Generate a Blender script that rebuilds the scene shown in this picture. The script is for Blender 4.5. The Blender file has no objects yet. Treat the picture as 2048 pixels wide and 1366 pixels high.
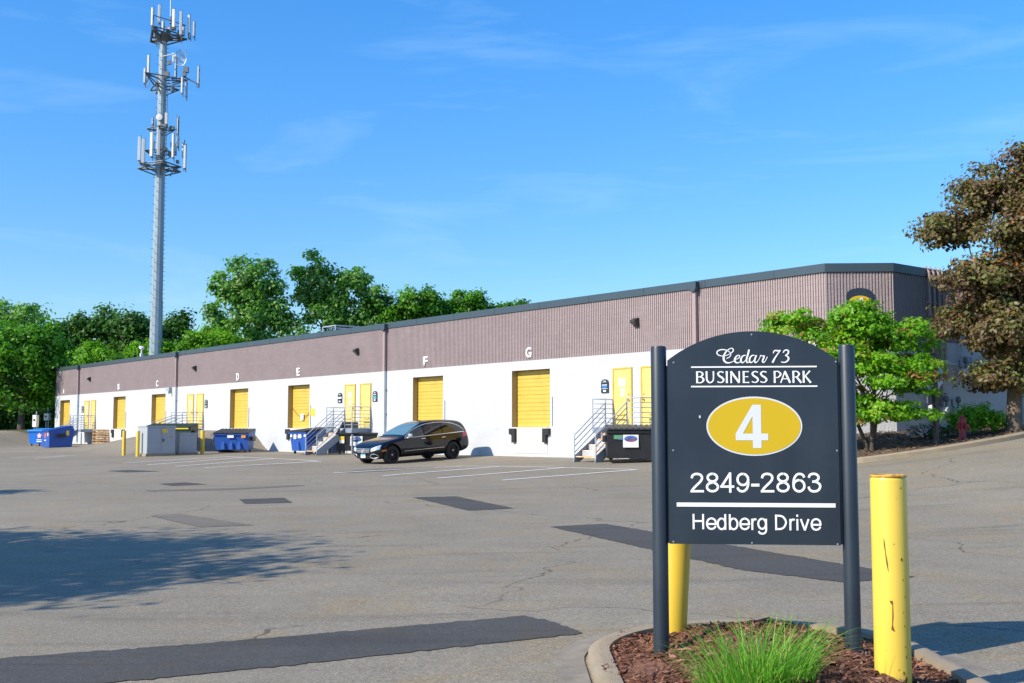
import bpy, bmesh, math, random
import numpy as np
from mathutils import Vector, Matrix, Euler
from mathutils.bvhtree import BVHTree

random.seed(7)
RNG = np.random.default_rng(11)
S = bpy.context.scene
COL = S.collection
R = math.radians

# ------------------------------------------------------------------ camera
EYE = 1.65
cam_d = bpy.data.cameras.new('camera')
cam = bpy.data.objects.new('camera', cam_d); COL.objects.link(cam)
cam_d.sensor_width = 36.0
cam_d.lens = 2260 / 2048 * 36
cam_d.clip_start = 0.05
cam_d.clip_end = 6000
cam.location = (0, 0, EYE)
cam.rotation_euler = (R(90 + 4.528), 0, 0)
S.camera = cam

# ------------------------------------------------------------------ sun and sky
SUN_EL = R(36.0)
SUN_H = Vector((-0.85, -0.53)).normalized()          # horizontal direction towards the sun
sun_vec = Vector((SUN_H.x * math.cos(SUN_EL), SUN_H.y * math.cos(SUN_EL), math.sin(SUN_EL)))
sd = bpy.data.lights.new('sun', 'SUN')
sd.energy = 3.9
sd.angle = R(0.53)
sd.color = (1.0, 0.91, 0.76)
sun = bpy.data.objects.new('sun', sd); COL.objects.link(sun)
sun.rotation_euler = (-sun_vec).to_track_quat('-Z', 'Y').to_euler()
sun.location = (-30, -20, 40)

W = bpy.data.worlds.new('World'); S.world = W
W.use_nodes = True
wn, wl = W.node_tree.nodes, W.node_tree.links
wn.clear()
w_out = wn.new('ShaderNodeOutputWorld')
w_bg = wn.new('ShaderNodeBackground')
w_sky = wn.new('ShaderNodeTexSky')
w_sky.sky_type = 'NISHITA'
w_sky.sun_disc = False
w_sky.sun_elevation = SUN_EL
w_sky.sun_rotation = math.atan2(sun_vec.x, sun_vec.y)
w_sky.altitude = 200
w_sky.air_density = 1.0
w_sky.dust_density = 0.35
w_sky.ozone_density = 2.2
w_hs = wn.new('ShaderNodeHueSaturation')
w_hs.inputs['Saturation'].default_value = 1.36
w_hs.inputs['Value'].default_value = 1.0
# thin streaks of cirrus, laid out on the sky's own directions
w_tc = wn.new('ShaderNodeTexCoord')
w_map = wn.new('ShaderNodeMapping')
w_map.inputs['Scale'].default_value = (1.6, 1.6, 9.0)
w_map.inputs['Rotation'].default_value = (R(6), R(9), 0)
w_noise = wn.new('ShaderNodeTexNoise')
w_noise.inputs['Scale'].default_value = 2.2
w_noise.inputs['Detail'].default_value = 7
w_noise.inputs['Roughness'].default_value = 0.6
w_noise.inputs['Distortion'].default_value = 0.5
w_ramp = wn.new('ShaderNodeMapRange')
w_ramp.inputs['From Min'].default_value = 0.52
w_ramp.inputs['From Max'].default_value = 0.9
w_ramp.inputs['To Max'].default_value = 0.34
w_ramp.clamp = True
w_mix = wn.new('ShaderNodeMix'); w_mix.data_type = 'RGBA'
w_mix.inputs['B'].default_value = (3.2, 4.6, 5.6, 1)
wl.new(w_tc.outputs['Generated'], w_map.inputs['Vector'])
wl.new(w_map.outputs['Vector'], w_noise.inputs['Vector'])
wl.new(w_noise.outputs['Fac'], w_ramp.inputs['Value'])
wl.new(w_sky.outputs['Color'], w_hs.inputs['Color'])
wl.new(w_ramp.outputs['Result'], w_mix.inputs['Factor'])
# the air towards the horizon is a little deeper than the clear-sky model
w_sep = wn.new('ShaderNodeSeparateXYZ')
w_grad = wn.new('ShaderNodeMapRange'); w_grad.interpolation_type = 'SMOOTHSTEP'
w_grad.inputs['From Min'].default_value = 0.0; w_grad.inputs['From Max'].default_value = 0.42
w_grad.inputs['To Min'].default_value = 0.66; w_grad.inputs['To Max'].default_value = 1.0
w_tint = wn.new('ShaderNodeVectorMath'); w_tint.operation = 'MULTIPLY'; w_tint.inputs[1].default_value = (0.95, 1.07, 1.2)
w_dim = wn.new('ShaderNodeVectorMath'); w_dim.operation = 'SCALE'
wl.new(w_tc.outputs['Generated'], w_sep.inputs['Vector'])
wl.new(w_sep.outputs['Z'], w_grad.inputs['Value'])
wl.new(w_hs.outputs['Color'], w_tint.inputs[0])
wl.new(w_tint.outputs['Vector'], w_dim.inputs[0])
wl.new(w_grad.outputs['Result'], w_dim.inputs['Scale'])
wl.new(w_dim.outputs['Vector'], w_mix.inputs['A'])
wl.new(w_mix.outputs['Result'], w_bg.inputs['Color'])
w_bg.inputs['Strength'].default_value = 0.13
wl.new(w_bg.outputs['Background'], w_out.inputs['Surface'])

S.render.engine = 'CYCLES'
S.view_settings.view_transform = 'Standard'
S.view_settings.look = 'None'
S.view_settings.exposure = 0.7
S.view_settings.gamma = 1.0
S.cycles.max_bounces = 8
S.cycles.use_denoising = True

# ------------------------------------------------------------------ materials
MATS = {}


def mat(name, col, rough=0.6, metal=0.0, var=0.0, vscale=3.0, bump=0.0, bscale=40.0, spec=0.5, coat=0.0, col2=None, c2scale=2.0, c2min=0.5, c2max=0.7):
    """A Principled material with procedural colour variation, optional second colour in noise patches, and fine bump."""
    if name in MATS:
        return MATS[name]
    m = bpy.data.materials.new(name); m.use_nodes = True
    n, l = m.node_tree.nodes, m.node_tree.links
    b = n['Principled BSDF']
    b.inputs['Roughness'].default_value = rough
    b.inputs['Metallic'].default_value = metal
    b.inputs['Specular IOR Level'].default_value = spec
    b.inputs['Coat Weight'].default_value = coat
    b.inputs['Coat Roughness'].default_value = 0.03
    tc = n.new('ShaderNodeTexCoord')
    rgb = n.new('ShaderNodeRGB'); rgb.outputs[0].default_value = (*col, 1)
    last = rgb.outputs[0]
    if col2 is not None:
        nz = n.new('ShaderNodeTexNoise'); nz.inputs['Scale'].default_value = c2scale; nz.inputs['Detail'].default_value = 6
        nz.inputs['Roughness'].default_value = 0.65
        mr = n.new('ShaderNodeMapRange'); mr.inputs['From Min'].default_value = c2min; mr.inputs['From Max'].default_value = c2max
        mx = n.new('ShaderNodeMix'); mx.data_type = 'RGBA'; mx.inputs['B'].default_value = (*col2, 1)
        l.new(tc.outputs['Object'], nz.inputs['Vector']); l.new(nz.outputs['Fac'], mr.inputs['Value'])
        l.new(mr.outputs['Result'], mx.inputs['Factor']); l.new(last, mx.inputs['A']); last = mx.outputs['Result']
    if var > 0:
        nz = n.new('ShaderNodeTexNoise'); nz.inputs['Scale'].default_value = vscale; nz.inputs['Detail'].default_value = 5
        mr = n.new('ShaderNodeMapRange'); mr.inputs['From Min'].default_value = 0.3; mr.inputs['From Max'].default_value = 0.7
        mr.inputs['To Min'].default_value = 1 - var; mr.inputs['To Max'].default_value = 1 + var
        mu = n.new('ShaderNodeVectorMath'); mu.operation = 'SCALE'
        l.new(tc.outputs['Object'], nz.inputs['Vector']); l.new(nz.outputs['Fac'], mr.inputs['Value'])
        l.new(last, mu.inputs[0]); l.new(mr.outputs['Result'], mu.inputs['Scale']); last = mu.outputs['Vector']
    l.new(last, b.inputs['Base Color'])
    if bump > 0:
        nz = n.new('ShaderNodeTexNoise'); nz.inputs['Scale'].default_value = bscale; nz.inputs['Detail'].default_value = 4
        bp = n.new('ShaderNodeBump'); bp.inputs['Strength'].default_value = 1.0; bp.inputs['Distance'].default_value = bump
        l.new(tc.outputs['Object'], nz.inputs['Vector']); l.new(nz.outputs['Fac'], bp.inputs['Height'])
        l.new(bp.outputs['Normal'], b.inputs['Normal'])
    MATS[name] = m
    return m


def leaf_mat(name, stops, transl=0.35, rough=0.45):
    """Leaf material: each leaf's own tint picks a colour; some light passes through."""
    if name in MATS:
        return MATS[name]
    m = bpy.data.materials.new(name); m.use_nodes = True
    n, l = m.node_tree.nodes, m.node_tree.links
    b = n['Principled BSDF']; b.inputs['Roughness'].default_value = rough; b.inputs['Specular IOR Level'].default_value = 0.35
    at = n.new('ShaderNodeAttribute'); at.attribute_name = 'tint'
    cr = n.new('ShaderNodeValToRGB')
    el = cr.color_ramp.elements
    el[0].position = stops[0][0]; el[0].color = (*stops[0][1], 1)
    el[1].position = stops[-1][0]; el[1].color = (*stops[-1][1], 1)
    for p, c in stops[1:-1]:
        e = el.new(p); e.color = (*c, 1)
    l.new(at.outputs['Fac'], cr.inputs['Fac'])
    l.new(cr.outputs['Color'], b.inputs['Base Color'])
    tr = n.new('ShaderNodeBsdfTranslucent')
    sc = n.new('ShaderNodeVectorMath'); sc.operation = 'MULTIPLY'; sc.inputs[1].default_value = (1.25, 1.5, 0.6)
    l.new(cr.outputs['Color'], sc.inputs[0]); l.new(sc.outputs['Vector'], tr.inputs['Color'])
    mx = n.new('ShaderNodeMixShader'); mx.inputs[0].default_value = transl
    l.new(b.outputs[0], mx.inputs[1]); l.new(tr.outputs[0], mx.inputs[2])
    l.new(mx.outputs[0], n['Material Output'].inputs['Surface'])
    MATS[name] = m
    return m


def asphalt_mat(name, base, crack=1.0, speck=1.0, stains=1.0):
    m = bpy.data.materials.new(name); m.use_nodes = True
    n, l = m.node_tree.nodes, m.node_tree.links
    b = n['Principled BSDF']; b.inputs['Roughness'].default_value = 0.88; b.inputs['Specular IOR Level'].default_value = 0.3
    tc = n.new('ShaderNodeTexCoord')

    def noise(sc, det=4, rough=0.55, dist=0.0, scale=None):
        z = n.new('ShaderNodeTexNoise'); z.inputs['Scale'].default_value = sc; z.inputs['Detail'].default_value = det
        z.inputs['Roughness'].default_value = rough; z.inputs['Distortion'].default_value = dist
        if scale:
            mp = n.new('ShaderNodeMapping'); mp.inputs['Scale'].default_value = scale
            mp.inputs['Rotation'].default_value = (0, 0, R(22))
            l.new(tc.outputs['Object'], mp.inputs['Vector']); l.new(mp.outputs['Vector'], z.inputs['Vector'])
        else:
            l.new(tc.outputs['Object'], z.inputs['Vector'])
        return z.outputs['Fac']

    def rng(v, a, c, lo, hi):
        q = n.new('ShaderNodeMapRange'); q.inputs['From Min'].default_value = a; q.inputs['From Max'].default_value = c
        q.inputs['To Min'].default_value = lo; q.inputs['To Max'].default_value = hi
        l.new(v, q.inputs['Value']); return q.outputs['Result']

    def mul(a, c):
        q = n.new('ShaderNodeMath'); q.operation = 'MULTIPLY'
        l.new(a, q.inputs[0]); l.new(c, q.inputs[1]); return q.outputs[0]
    big = rng(noise(0.16, 6, 0.6), 0.3, 0.7, 1 - 0.13 * stains, 1 + 0.1 * stains)
    mid = rng(noise(1.1, 5, 0.6, 0.6), 0.35, 0.75, 1.04, 1 - 0.1 * stains)
    streak = rng(noise(0.6, 6, 0.6, 0.3, (0.35, 2.6, 1)), 0.55, 0.75, 1.0, 1 - 0.26 * stains)
    fine = rng(noise(52, 3, 0.75), 0.3, 0.7, 1 - 0.42 * speck, 1 + 0.42 * speck)
    fine2 = rng(noise(17, 4, 0.75), 0.35, 0.65, 1 - 0.13 * speck, 1 + 0.13 * speck)
    scuff = rng(noise(1.3, 5, 0.6, 0.2, (0.22, 5.5, 1)), 0.63, 0.74, 1.0, 1 - 0.33 * stains)
    spots = rng(noise(2.6, 4, 0.65), 0.66, 0.78, 1.0, 1 - 0.28 * stains)
    v = mul(mul(mul(mul(mul(mul(big, mid), streak), fine), fine2), scuff), spots)
    if crack > 0:
        warp = n.new('ShaderNodeTexNoise'); warp.inputs['Scale'].default_value = 0.9; warp.inputs['Detail'].default_value = 5
        l.new(tc.outputs['Object'], warp.inputs['Vector'])
        ad = n.new('ShaderNodeVectorMath'); ad.operation = 'MULTIPLY_ADD'; ad.inputs[1].default_value = (1.6, 1.6, 0)
        l.new(warp.outputs['Color'], ad.inputs[0]); l.new(tc.outputs['Object'], ad.inputs[2])
        vo = n.new('ShaderNodeTexVoronoi'); vo.feature = 'DISTANCE_TO_EDGE'; vo.inputs['Scale'].default_value = 0.16
        vo.voronoi_dimensions = '2D'
        l.new(ad.outputs['Vector'], vo.inputs['Vector'])
        line = rng(vo.outputs['Distance'], 0.0005, 0.0042, 0.0, 1.0)
        mask = rng(noise(0.3, 3), 0.42, 0.56, 1.0, 0.45)
        mxm = n.new('ShaderNodeMath'); mxm.operation = 'MAXIMUM'
        l.new(line, mxm.inputs[0]); l.new(mask, mxm.inputs[1])
        v = mul(v, mxm.outputs[0])
    # pale stones showing in the surface
    vs = n.new('ShaderNodeTexVoronoi'); vs.inputs['Scale'].default_value = 34
    l.new(tc.outputs['Object'], vs.inputs['Vector'])
    st = rng(vs.outputs['Distance'], 0.10, 0.22, 1 + 0.9 * speck, 1.0)
    v = mul(v, st)
    rgb = n.new('ShaderNodeMix'); rgb.data_type = 'RGBA'
    rgb.inputs['A'].default_value = (*base, 1)
    rgb.inputs['B'].default_value = (base[0] * 1.12, base[1] * 0.98, base[2] * 0.76, 1)     # sandy dust in patches
    l.new(rng(noise(0.9, 6, 0.7, 0.8), 0.5, 0.72, 0.0, 1.0), rgb.inputs['Factor'])
    sc = n.new('ShaderNodeVectorMath'); sc.operation = 'SCALE'
    l.new(rgb.outputs['Result'], sc.inputs[0]); l.new(v, sc.inputs['Scale'])
    l.new(sc.outputs['Vector'], b.inputs['Base Color'])
    bp = n.new('ShaderNodeBump'); bp.inputs['Distance'].default_value = 0.004; bp.inputs['Strength'].default_value = 0.7
    l.new(noise(75, 3, 0.7), bp.inputs['Height']); l.new(bp.outputs['Normal'], b.inputs['Normal'])
    MATS[name] = m
    return m


def block_mat(name, col, bump=0.02, course=0.2, length=0.4, joints=0.6, var=0.08):
    """Split-face concrete block, painted: rough bump and shallow mortar joints."""
    m = bpy.data.materials.new(name); m.use_nodes = True
    n, l = m.node_tree.nodes, m.node_tree.links
    b = n['Principled BSDF']; b.inputs['Roughness'].default_value = 0.75; b.inputs['Specular IOR Level'].default_value = 0.25
    tc = n.new('ShaderNodeTexCoord')
    mp = n.new('ShaderNodeMapping'); mp.inputs['Rotation'].default_value = (R(-90), 0, 0)
    l.new(tc.outputs['Object'], mp.inputs['Vector'])
    br = n.new('ShaderNodeTexBrick')
    br.inputs['Scale'].default_value = 1.0
    br.inputs['Brick Width'].default_value = length
    br.inputs['Row Height'].default_value = course
    br.inputs['Mortar Size'].default_value = 0.008
    br.inputs['Mortar Smooth'].default_value = 0.4
    br.inputs['Color1'].default_value = (1, 1, 1, 1)
    br.inputs['Color2'].default_value = (1 - 1.6 * var, 1 - 1.6 * var, 1 - 1.6 * var, 1)
    br.inputs['Mortar'].default_value = (1 - 0.25 * joints,) * 3 + (1,)
    l.new(mp.outputs['Vector'], br.inputs['Vector'])
    nz = n.new('ShaderNodeTexNoise'); nz.inputs['Scale'].default_value = 17; nz.inputs['Detail'].default_value = 4; nz.inputs['Roughness'].default_value = 0.6
    l.new(tc.outputs['Object'], nz.inputs['Vector'])
    nb = n.new('ShaderNodeTexNoise'); nb.inputs['Scale'].default_value = 0.8; nb.inputs['Detail'].default_value = 5
    l.new(tc.outputs['Object'], nb.inputs['Vector'])
    mr = n.new('ShaderNodeMapRange'); mr.inputs['From Min'].default_value = 0.3; mr.inputs['From Max'].default_value = 0.7
    mr.inputs['To Min'].default_value = 1 - var; mr.inputs['To Max'].default_value = 1 + var
    l.new(nb.outputs['Fac'], mr.inputs['Value'])
    mx = n.new('ShaderNodeMix'); mx.data_type = 'RGBA'; mx.blend_type = 'MULTIPLY'; mx.inputs['Factor'].default_value = 1.0
    mx.inputs['A'].default_value = (*col, 1)
    l.new(br.outputs['Color'], mx.inputs['B'])
    sc = n.new('ShaderNodeVectorMath'); sc.operation = 'SCALE'
    l.new(mx.outputs['Result'], sc.inputs[0]); l.new(mr.outputs['Result'], sc.inputs['Scale'])
    l.new(sc.outputs['Vector'], b.inputs['Base Color'])
    # height: rough face minus the joints
    ms = n.new('ShaderNodeMath'); ms.operation = 'MULTIPLY_ADD'; ms.inputs[1].default_value = -joints
    l.new(br.outputs['Fac'], ms.inputs[0]); l.new(nz.outputs['Fac'], ms.inputs[2])
    bp = n.new('ShaderNodeBump'); bp.inputs['Distance'].default_value = bump; bp.inputs['Strength'].default_value = 1.0
    l.new(ms.outputs[0], bp.inputs['Height']); l.new(bp.outputs['Normal'], b.inputs['Normal'])
    MATS[name] = m
    return m


M_ASPH = asphalt_mat('worn_asphalt', (0.240, 0.210, 0.158))
M_PATCH = asphalt_mat('fresh_asphalt', (0.072, 0.069, 0.064), crack=0, speck=0.8, stains=1.0)
M_PATCH2 = asphalt_mat('older_asphalt_patch', (0.165, 0.146, 0.12), crack=0, speck=0.7, stains=0.8)
M_MAUVE = block_mat('mauve_block', (0.36, 0.288, 0.282), bump=0.016, joints=0.22, var=0.045)
M_WHITE = block_mat('white_block', (0.53, 0.54, 0.56), bump=0.030, joints=0.06, var=0.016)
M_FOUND = mat('white_concrete', (0.51, 0.53, 0.55), 0.7, var=0.05, vscale=1.5, bump=0.004, bscale=9, col2=(0.46, 0.44, 0.40), c2scale=1.6, c2min=0.52, c2max=0.8)
M_SCUFF = mat('scuffed_concrete', (0.55, 0.53, 0.49), 0.8, var=0.06, vscale=4, bump=0.006, bscale=12, col2=(0.40, 0.35, 0.29), c2scale=2.0, c2min=0.55, c2max=0.9)
M_COPING = mat('slate_blue_metal', (0.045, 0.07, 0.088), 0.42, var=0.05, vscale=0.7)
M_ROOF = mat('grey_roofing', (0.22, 0.22, 0.21), 0.9, var=0.1)
M_YEL = mat('yellow_door_paint', (0.63, 0.425, 0.07), 0.45, var=0.05, vscale=1.6, col2=(0.50, 0.31, 0.05), c2scale=2.2, c2min=0.54, c2max=0.8)
M_YELPALE = mat('pale_yellow_door_paint', (0.70, 0.53, 0.16), 0.42, var=0.03, vscale=2)
M_JAMB = mat('shaded_yellow_jamb', (0.36, 0.27, 0.11), 0.6, var=0.06)  # yellow paint, with the shade of the recess put into its colour
M_PIPE_M = mat('mauve_pipe_paint', (0.34, 0.25, 0.24), 0.5, var=0.04)
M_PIPE_W = mat('pale_grey_pipe_paint', (0.50, 0.56, 0.60), 0.45, var=0.04)
M_BLACK = mat('black_rubber', (0.02, 0.02, 0.021), 0.7, var=0.2, bump=0.003, bscale=30)
M_LAMPD = mat('dark_bronze_metal', (0.035, 0.032, 0.03), 0.5, var=0.1)
M_GLASSL = mat('smoked_lens', (0.12, 0.12, 0.12), 0.15)
M_WLET = mat('white_vinyl', (0.88, 0.88, 0.88), 0.5, var=0.015)
M_GALV = mat('galvanised_steel', (0.42, 0.46, 0.50), 0.5, 0.35, var=0.1, vscale=6)
M_GREYP = mat('grey_steel_paint', (0.22, 0.26, 0.31), 0.5, 0.0, var=0.08, vscale=3)
M_TREAD = mat('worn_tread', (0.62, 0.60, 0.56), 0.7, var=0.1, col2=(0.66, 0.33, 0.04), c2scale=2.2, c2min=0.42, c2max=0.55)
M_RISER = mat('scuffed_riser', (0.40, 0.40, 0.41), 0.7, var=0.12, vscale=4)
M_BOLL = mat('yellow_bollard_paint', (0.74, 0.50, 0.045), 0.38, var=0.04, vscale=2)
M_CAB = mat('grey_cabinet_paint', (0.36, 0.39, 0.42), 0.5, var=0.04, vscale=1.5)
M_CONC = mat('kerb_concrete', (0.31, 0.245, 0.16), 0.85, var=0.12, vscale=5, bump=0.006, bscale=40, col2=(0.26, 0.22, 0.17), c2scale=2.5)
M_WOOD = mat('weathered_pine', (0.52, 0.31, 0.12), 0.75, var=0.18, vscale=6)
M_SIGN = mat('charcoal_blue_sign_paint', (0.019, 0.029, 0.043), 0.42, var=0.12, vscale=3, col2=(0.030, 0.041, 0.054), c2scale=1.6, c2min=0.5, c2max=0.75)
M_OVAL = mat('golden_vinyl', (0.60, 0.40, 0.003), 0.5, var=0.02)
M_SILV = mat('reflective_silver_vinyl', (0.66, 0.68, 0.70), 0.5, var=0.02)
M_TOWER = mat('galvanised_monopole', (0.29, 0.36, 0.40), 0.55, 0.15, var=0.07, vscale=0.8)
M_ANT = mat('antenna_shell', (0.66, 0.66, 0.63), 0.55, var=0.03)
M_MOUNT = mat('dark_mount_steel', (0.15, 0.165, 0.18), 0.6, 0.3, var=0.15)
M_BARK = mat('grey_brown_bark', (0.16, 0.12, 0.085), 0.9, var=0.3, vscale=6, bump=0.03, bscale=14)
M_BARKD = mat('dark_bark', (0.075, 0.058, 0.045), 0.9, var=0.3, vscale=6, bump=0.03, bscale=14)
M_MULCH = mat('shredded_bark_mulch', (0.20, 0.085, 0.045), 0.9, var=0.45, vscale=20, bump=0.02, bscale=45, col2=(0.085, 0.038, 0.022), c2scale=14)
M_MULCHD = mat('dull_bark_mulch', (0.13, 0.082, 0.05), 0.95, var=0.4, vscale=12, bump=0.03, bscale=25, col2=(0.06, 0.035, 0.022), c2scale=8)
M_RED = mat('red_hydrant_paint', (0.30, 0.018, 0.025), 0.45, var=0.1)
M_METER = mat('grey_meter_enamel', (0.50, 0.53, 0.55), 0.45, var=0.06)
M_DIRT = mat('leaf_litter_ground', (0.08, 0.075, 0.04), 0.95, var=0.35, vscale=0.4, col2=(0.05, 0.085, 0.025), c2scale=0.25)
M_LINE = mat('worn_white_line_paint', (0.86, 0.86, 0.85), 0.75, var=0.06, vscale=3, col2=(0.42, 0.40, 0.37), c2scale=7, c2min=0.6, c2max=0.72)

# ------------------------------------------------------------------ mesh helpers


class MB:
    """Collects shapes; build() links them as ONE mesh object."""

    def __init__(s):
        s.v, s.f, s.mi = [], [], []

    def add(s, vs, fs, mi=0):
        k = len(s.v)
        s.v += [tuple(p) for p in vs]
        s.f += [tuple(i + k for i in f) for f in fs]
        s.mi += [mi] * len(fs)
        return s

    def box(s, c, d, rot=None, mi=0, bev=0.0):
        x, y, z = d[0] / 2, d[1] / 2, d[2] / 2
        if bev > 0:
            bm = bmesh.new()
            bmesh.ops.create_cube(bm, size=1)
            for v in bm.verts:
                v.co = Vector((v.co.x * d[0], v.co.y * d[1], v.co.z * d[2]))
            bmesh.ops.bevel(bm, geom=bm.edges[:], offset=bev, segments=2, affect='EDGES', profile=0.5)
            bm.verts.index_update()
            vs = [v.co.copy() for v in bm.verts]
            fs = [tuple(v.index for v in f.verts) for f in bm.faces]
            bm.free()
        else:
            vs = [Vector(p) for p in ((-x, -y, -z), (x, -y, -z), (x, y, -z), (-x, y, -z), (-x, -y, z), (x, -y, z), (x, y, z), (-x, y, z))]
            fs = [(0, 3, 2, 1), (4, 5, 6, 7), (0, 1, 5, 4), (1, 2, 6, 5), (2, 3, 7, 6), (3, 0, 4, 7)]
        if rot is not None:
            q = Euler(rot).to_matrix()
            vs = [q @ p for p in vs]
        c = Vector(c)
        return s.add([p + c for p in vs], fs, mi)

    def tube(s, pts, r, n=8, mi=0, cap=True):
        pts = [Vector(p) for p in pts]
        rs = r if isinstance(r, (list, tuple)) else [r] * len(pts)
        vs, fs = [], []
        up = Vector((0.13, 0.27, 1)).normalized()
        prev = None
        for i, p in enumerate(pts):
            t = (pts[min(i + 1, len(pts) - 1)] - pts[max(i - 1, 0)])
            t = t.normalized() if t.length > 1e-9 else Vector((0, 0, 1))
            a = prev if prev is not None else (up if abs(t.dot(up)) < 0.95 else Vector((1, 0.1, 0)))
            a = (a - t * a.dot(t)).normalized()
            prev = a
            b = t.cross(a)
            for k in range(n):
                q = 2 * math.pi * k / n
                vs.append(p + (a * math.cos(q) + b * math.sin(q)) * rs[i])
        for i in range(len(pts) - 1):
            for k in range(n):
                k2 = (k + 1) % n
                fs.append((i * n + k, i * n + k2, (i + 1) * n + k2, (i + 1) * n + k))
        if cap:
            fs.append(tuple(range(n - 1, -1, -1)))
            fs.append(tuple((len(pts) - 1) * n + k for k in range(n)))
        return s.add(vs, fs, mi)

    def lathe(s, prof, n=24, c=(0, 0, 0), axis='z', mi=0):
        """prof: (radius, height) list."""
        vs, fs = [], []
        for r, h in prof:
            for k in range(n):
                q = 2 * math.pi * k / n
                p = (r * math.cos(q), r * math.sin(q), h)
                if axis == 'y':
                    p = (p[0], p[2], p[1])
                elif axis == 'x':
                    p = (p[2], p[0], p[1])
                vs.append((p[0] + c[0], p[1] + c[1], p[2] + c[2]))
        m = len(prof)
        for i in range(m - 1):
            for k in range(n):
                k2 = (k + 1) % n
                fs.append((i * n + k, i * n + k2, (i + 1) * n + k2, (i + 1) * n + k))
        if prof[0][0] > 1e-6:
            fs.append(tuple(range(n - 1, -1, -1)))
        if prof[-1][0] > 1e-6:
            fs.append(tuple((m - 1) * n + k for k in range(n)))
        return s.add(vs, fs, mi)

    def prism(s, poly, y0, y1, mi=0, plane='xz'):
        """poly of 2D points extruded between y0 and y1 (plane xz) or along x (plane yz) or z (plane xy)."""
        n = len(poly)

        def P(a, b, h):
            return {'xz': (a, h, b), 'yz': (h, a, b), 'xy': (a, b, h)}[plane]
        vs = [P(a, b, y0) for a, b in poly] + [P(a, b, y1) for a, b in poly]
        fs = [tuple(range(n)), tuple(range(2 * n - 1, n - 1, -1))]
        fs += [(i, i + n, (i + 1) % n + n, (i + 1) % n) for i in range(n)]
        return s.add(vs, fs, mi)

    def build(s, name, m, parent=None, smooth=False, loc=None):
        me = bpy.data.meshes.new(name)
        me.from_pydata(s.v, [], s.f)
        ms = m if isinstance(m, (list, tuple)) else [m]
        for q in ms:
            me.materials.append(q)
        if len(ms) > 1:
            me.polygons.foreach_set('material_index', s.mi)
        bm = bmesh.new(); bm.from_mesh(me)
        bmesh.ops.recalc_face_normals(bm, faces=bm.faces)
        bm.to_mesh(me); bm.free()
        if smooth:
            me.polygons.foreach_set('use_smooth', [True] * len(me.polygons))
            try:
                me.set_sharp_from_angle(angle=R(38))
            except Exception:
                pass
        o = bpy.data.objects.new(name, me); COL.objects.link(o)
        if parent is not None:
            o.parent = parent
        if loc is not None:
            o.location = loc
        return o


def tag(o, label=None, cat=None, group=None, kind=None):
    if label: o['label'] = label
    if cat: o['category'] = cat
    if group: o['group'] = group
    if kind: o['kind'] = kind
    return o


def empty(name, loc=(0, 0, 0), rz=0.0):
    o = bpy.data.objects.new(name, None); COL.objects.link(o)
    o.location = loc; o.rotation_euler = (0, 0, rz)
    return o


def copy_tree(o, parent=None):
    c = o.copy(); COL.objects.link(c); c.parent = parent
    for ch in [q for q in bpy.data.objects if q.parent == o]:
        copy_tree(ch, c)
    return c


def text_obj(name, body, bbox, y, m, parent, bold=0.0, depth=0.002, shear=0.0):
    """Raised lettering fitted to bbox = (x0, x1, z0, z1) on a plane facing -y."""
    cu = bpy.data.curves.new('lettering_curve', 'FONT')
    cu.body = body; cu.size = 1.0; cu.offset = bold; cu.shear = shear; cu.extrude = 0.0
    cu.resolution_u = 6
    t = bpy.data.objects.new('lettering_source', cu); COL.objects.link(t)
    dg = bpy.context.evaluated_depsgraph_get()
    me = bpy.data.meshes.new_from_object(t.evaluated_get(dg))
    COL.objects.unlink(t); bpy.data.objects.remove(t)
    co = np.array([v.co[:] for v in me.vertices])
    lo, hi = co.min(0), co.max(0)
    x0, x1, z0, z1 = bbox
    X = x0 + (co[:, 0] - lo[0]) / (hi[0] - lo[0]) * (x1 - x0)
    Z = z0 + (co[:, 1] - lo[1]) / (hi[1] - lo[1]) * (z1 - z0)
    for v, a, b in zip(me.vertices, X, Z):
        v.co = (a, y, b)
    bm = bmesh.new(); bm.from_mesh(me)
    r = bmesh.ops.extrude_face_region(bm, geom=bm.faces[:])
    for g in r['geom']:
        if isinstance(g, bmesh.types.BMVert):
            g.co.y += depth
    bmesh.ops.recalc_face_normals(bm, faces=bm.faces)
    bm.to_mesh(me); bm.free()
    me.materials.clear(); me.materials.append(m)
    me.name = name
    o = bpy.data.objects.new(name, me); COL.objects.link(o)
    if parent is not None: o.parent = parent
    return o


def catmull(pts, k=6):
    P = [np.array(p, float) for p in pts]
    P = [2 * P[0] - P[1]] + P + [2 * P[-1] - P[-2]]
    out = []
    for i in range(1, len(P) - 2):
        for j in range(k):
            t = j / k
            out.append(0.5 * ((2 * P[i]) + (-P[i - 1] + P[i + 1]) * t + (2 * P[i - 1] - 5 * P[i] + 4 * P[i + 1] - P[i + 2]) * t * t + (-P[i - 1] + 3 * P[i] - 3 * P[i + 1] + P[i + 2]) * t ** 3))
    out.append(P[-2])
    return out


def stroke(mb, pts, f, y, smooth=True):
    """pts: (x, z, width); f maps to local x, z, and scale; a flat ribbon a hair proud of y."""
    P = catmull(pts) if smooth else [np.array(p, float) for p in pts]
    vs, fs = [], []
    for i, p in enumerate(P):
        a = P[max(i - 1, 0)]; b = P[min(i + 1, len(P) - 1)]
        d = np.array([b[0] - a[0], b[1] - a[1]]); d = d / (np.linalg.norm(d) + 1e-9)
        nx, nz = -d[1], d[0]
        w = p[2] / 2
        for sg in (-1, 1):
            x, z = f(p[0] + sg * nx * w, p[1] + sg * nz * w)
            vs.append((x, y, z))
    for i in range(len(P) - 1):
        fs.append((2 * i, 2 * i + 1, 2 * i + 3, 2 * i + 2))
    mb.add(vs, fs)


# ------------------------------------------------------------------ ground shape


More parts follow.
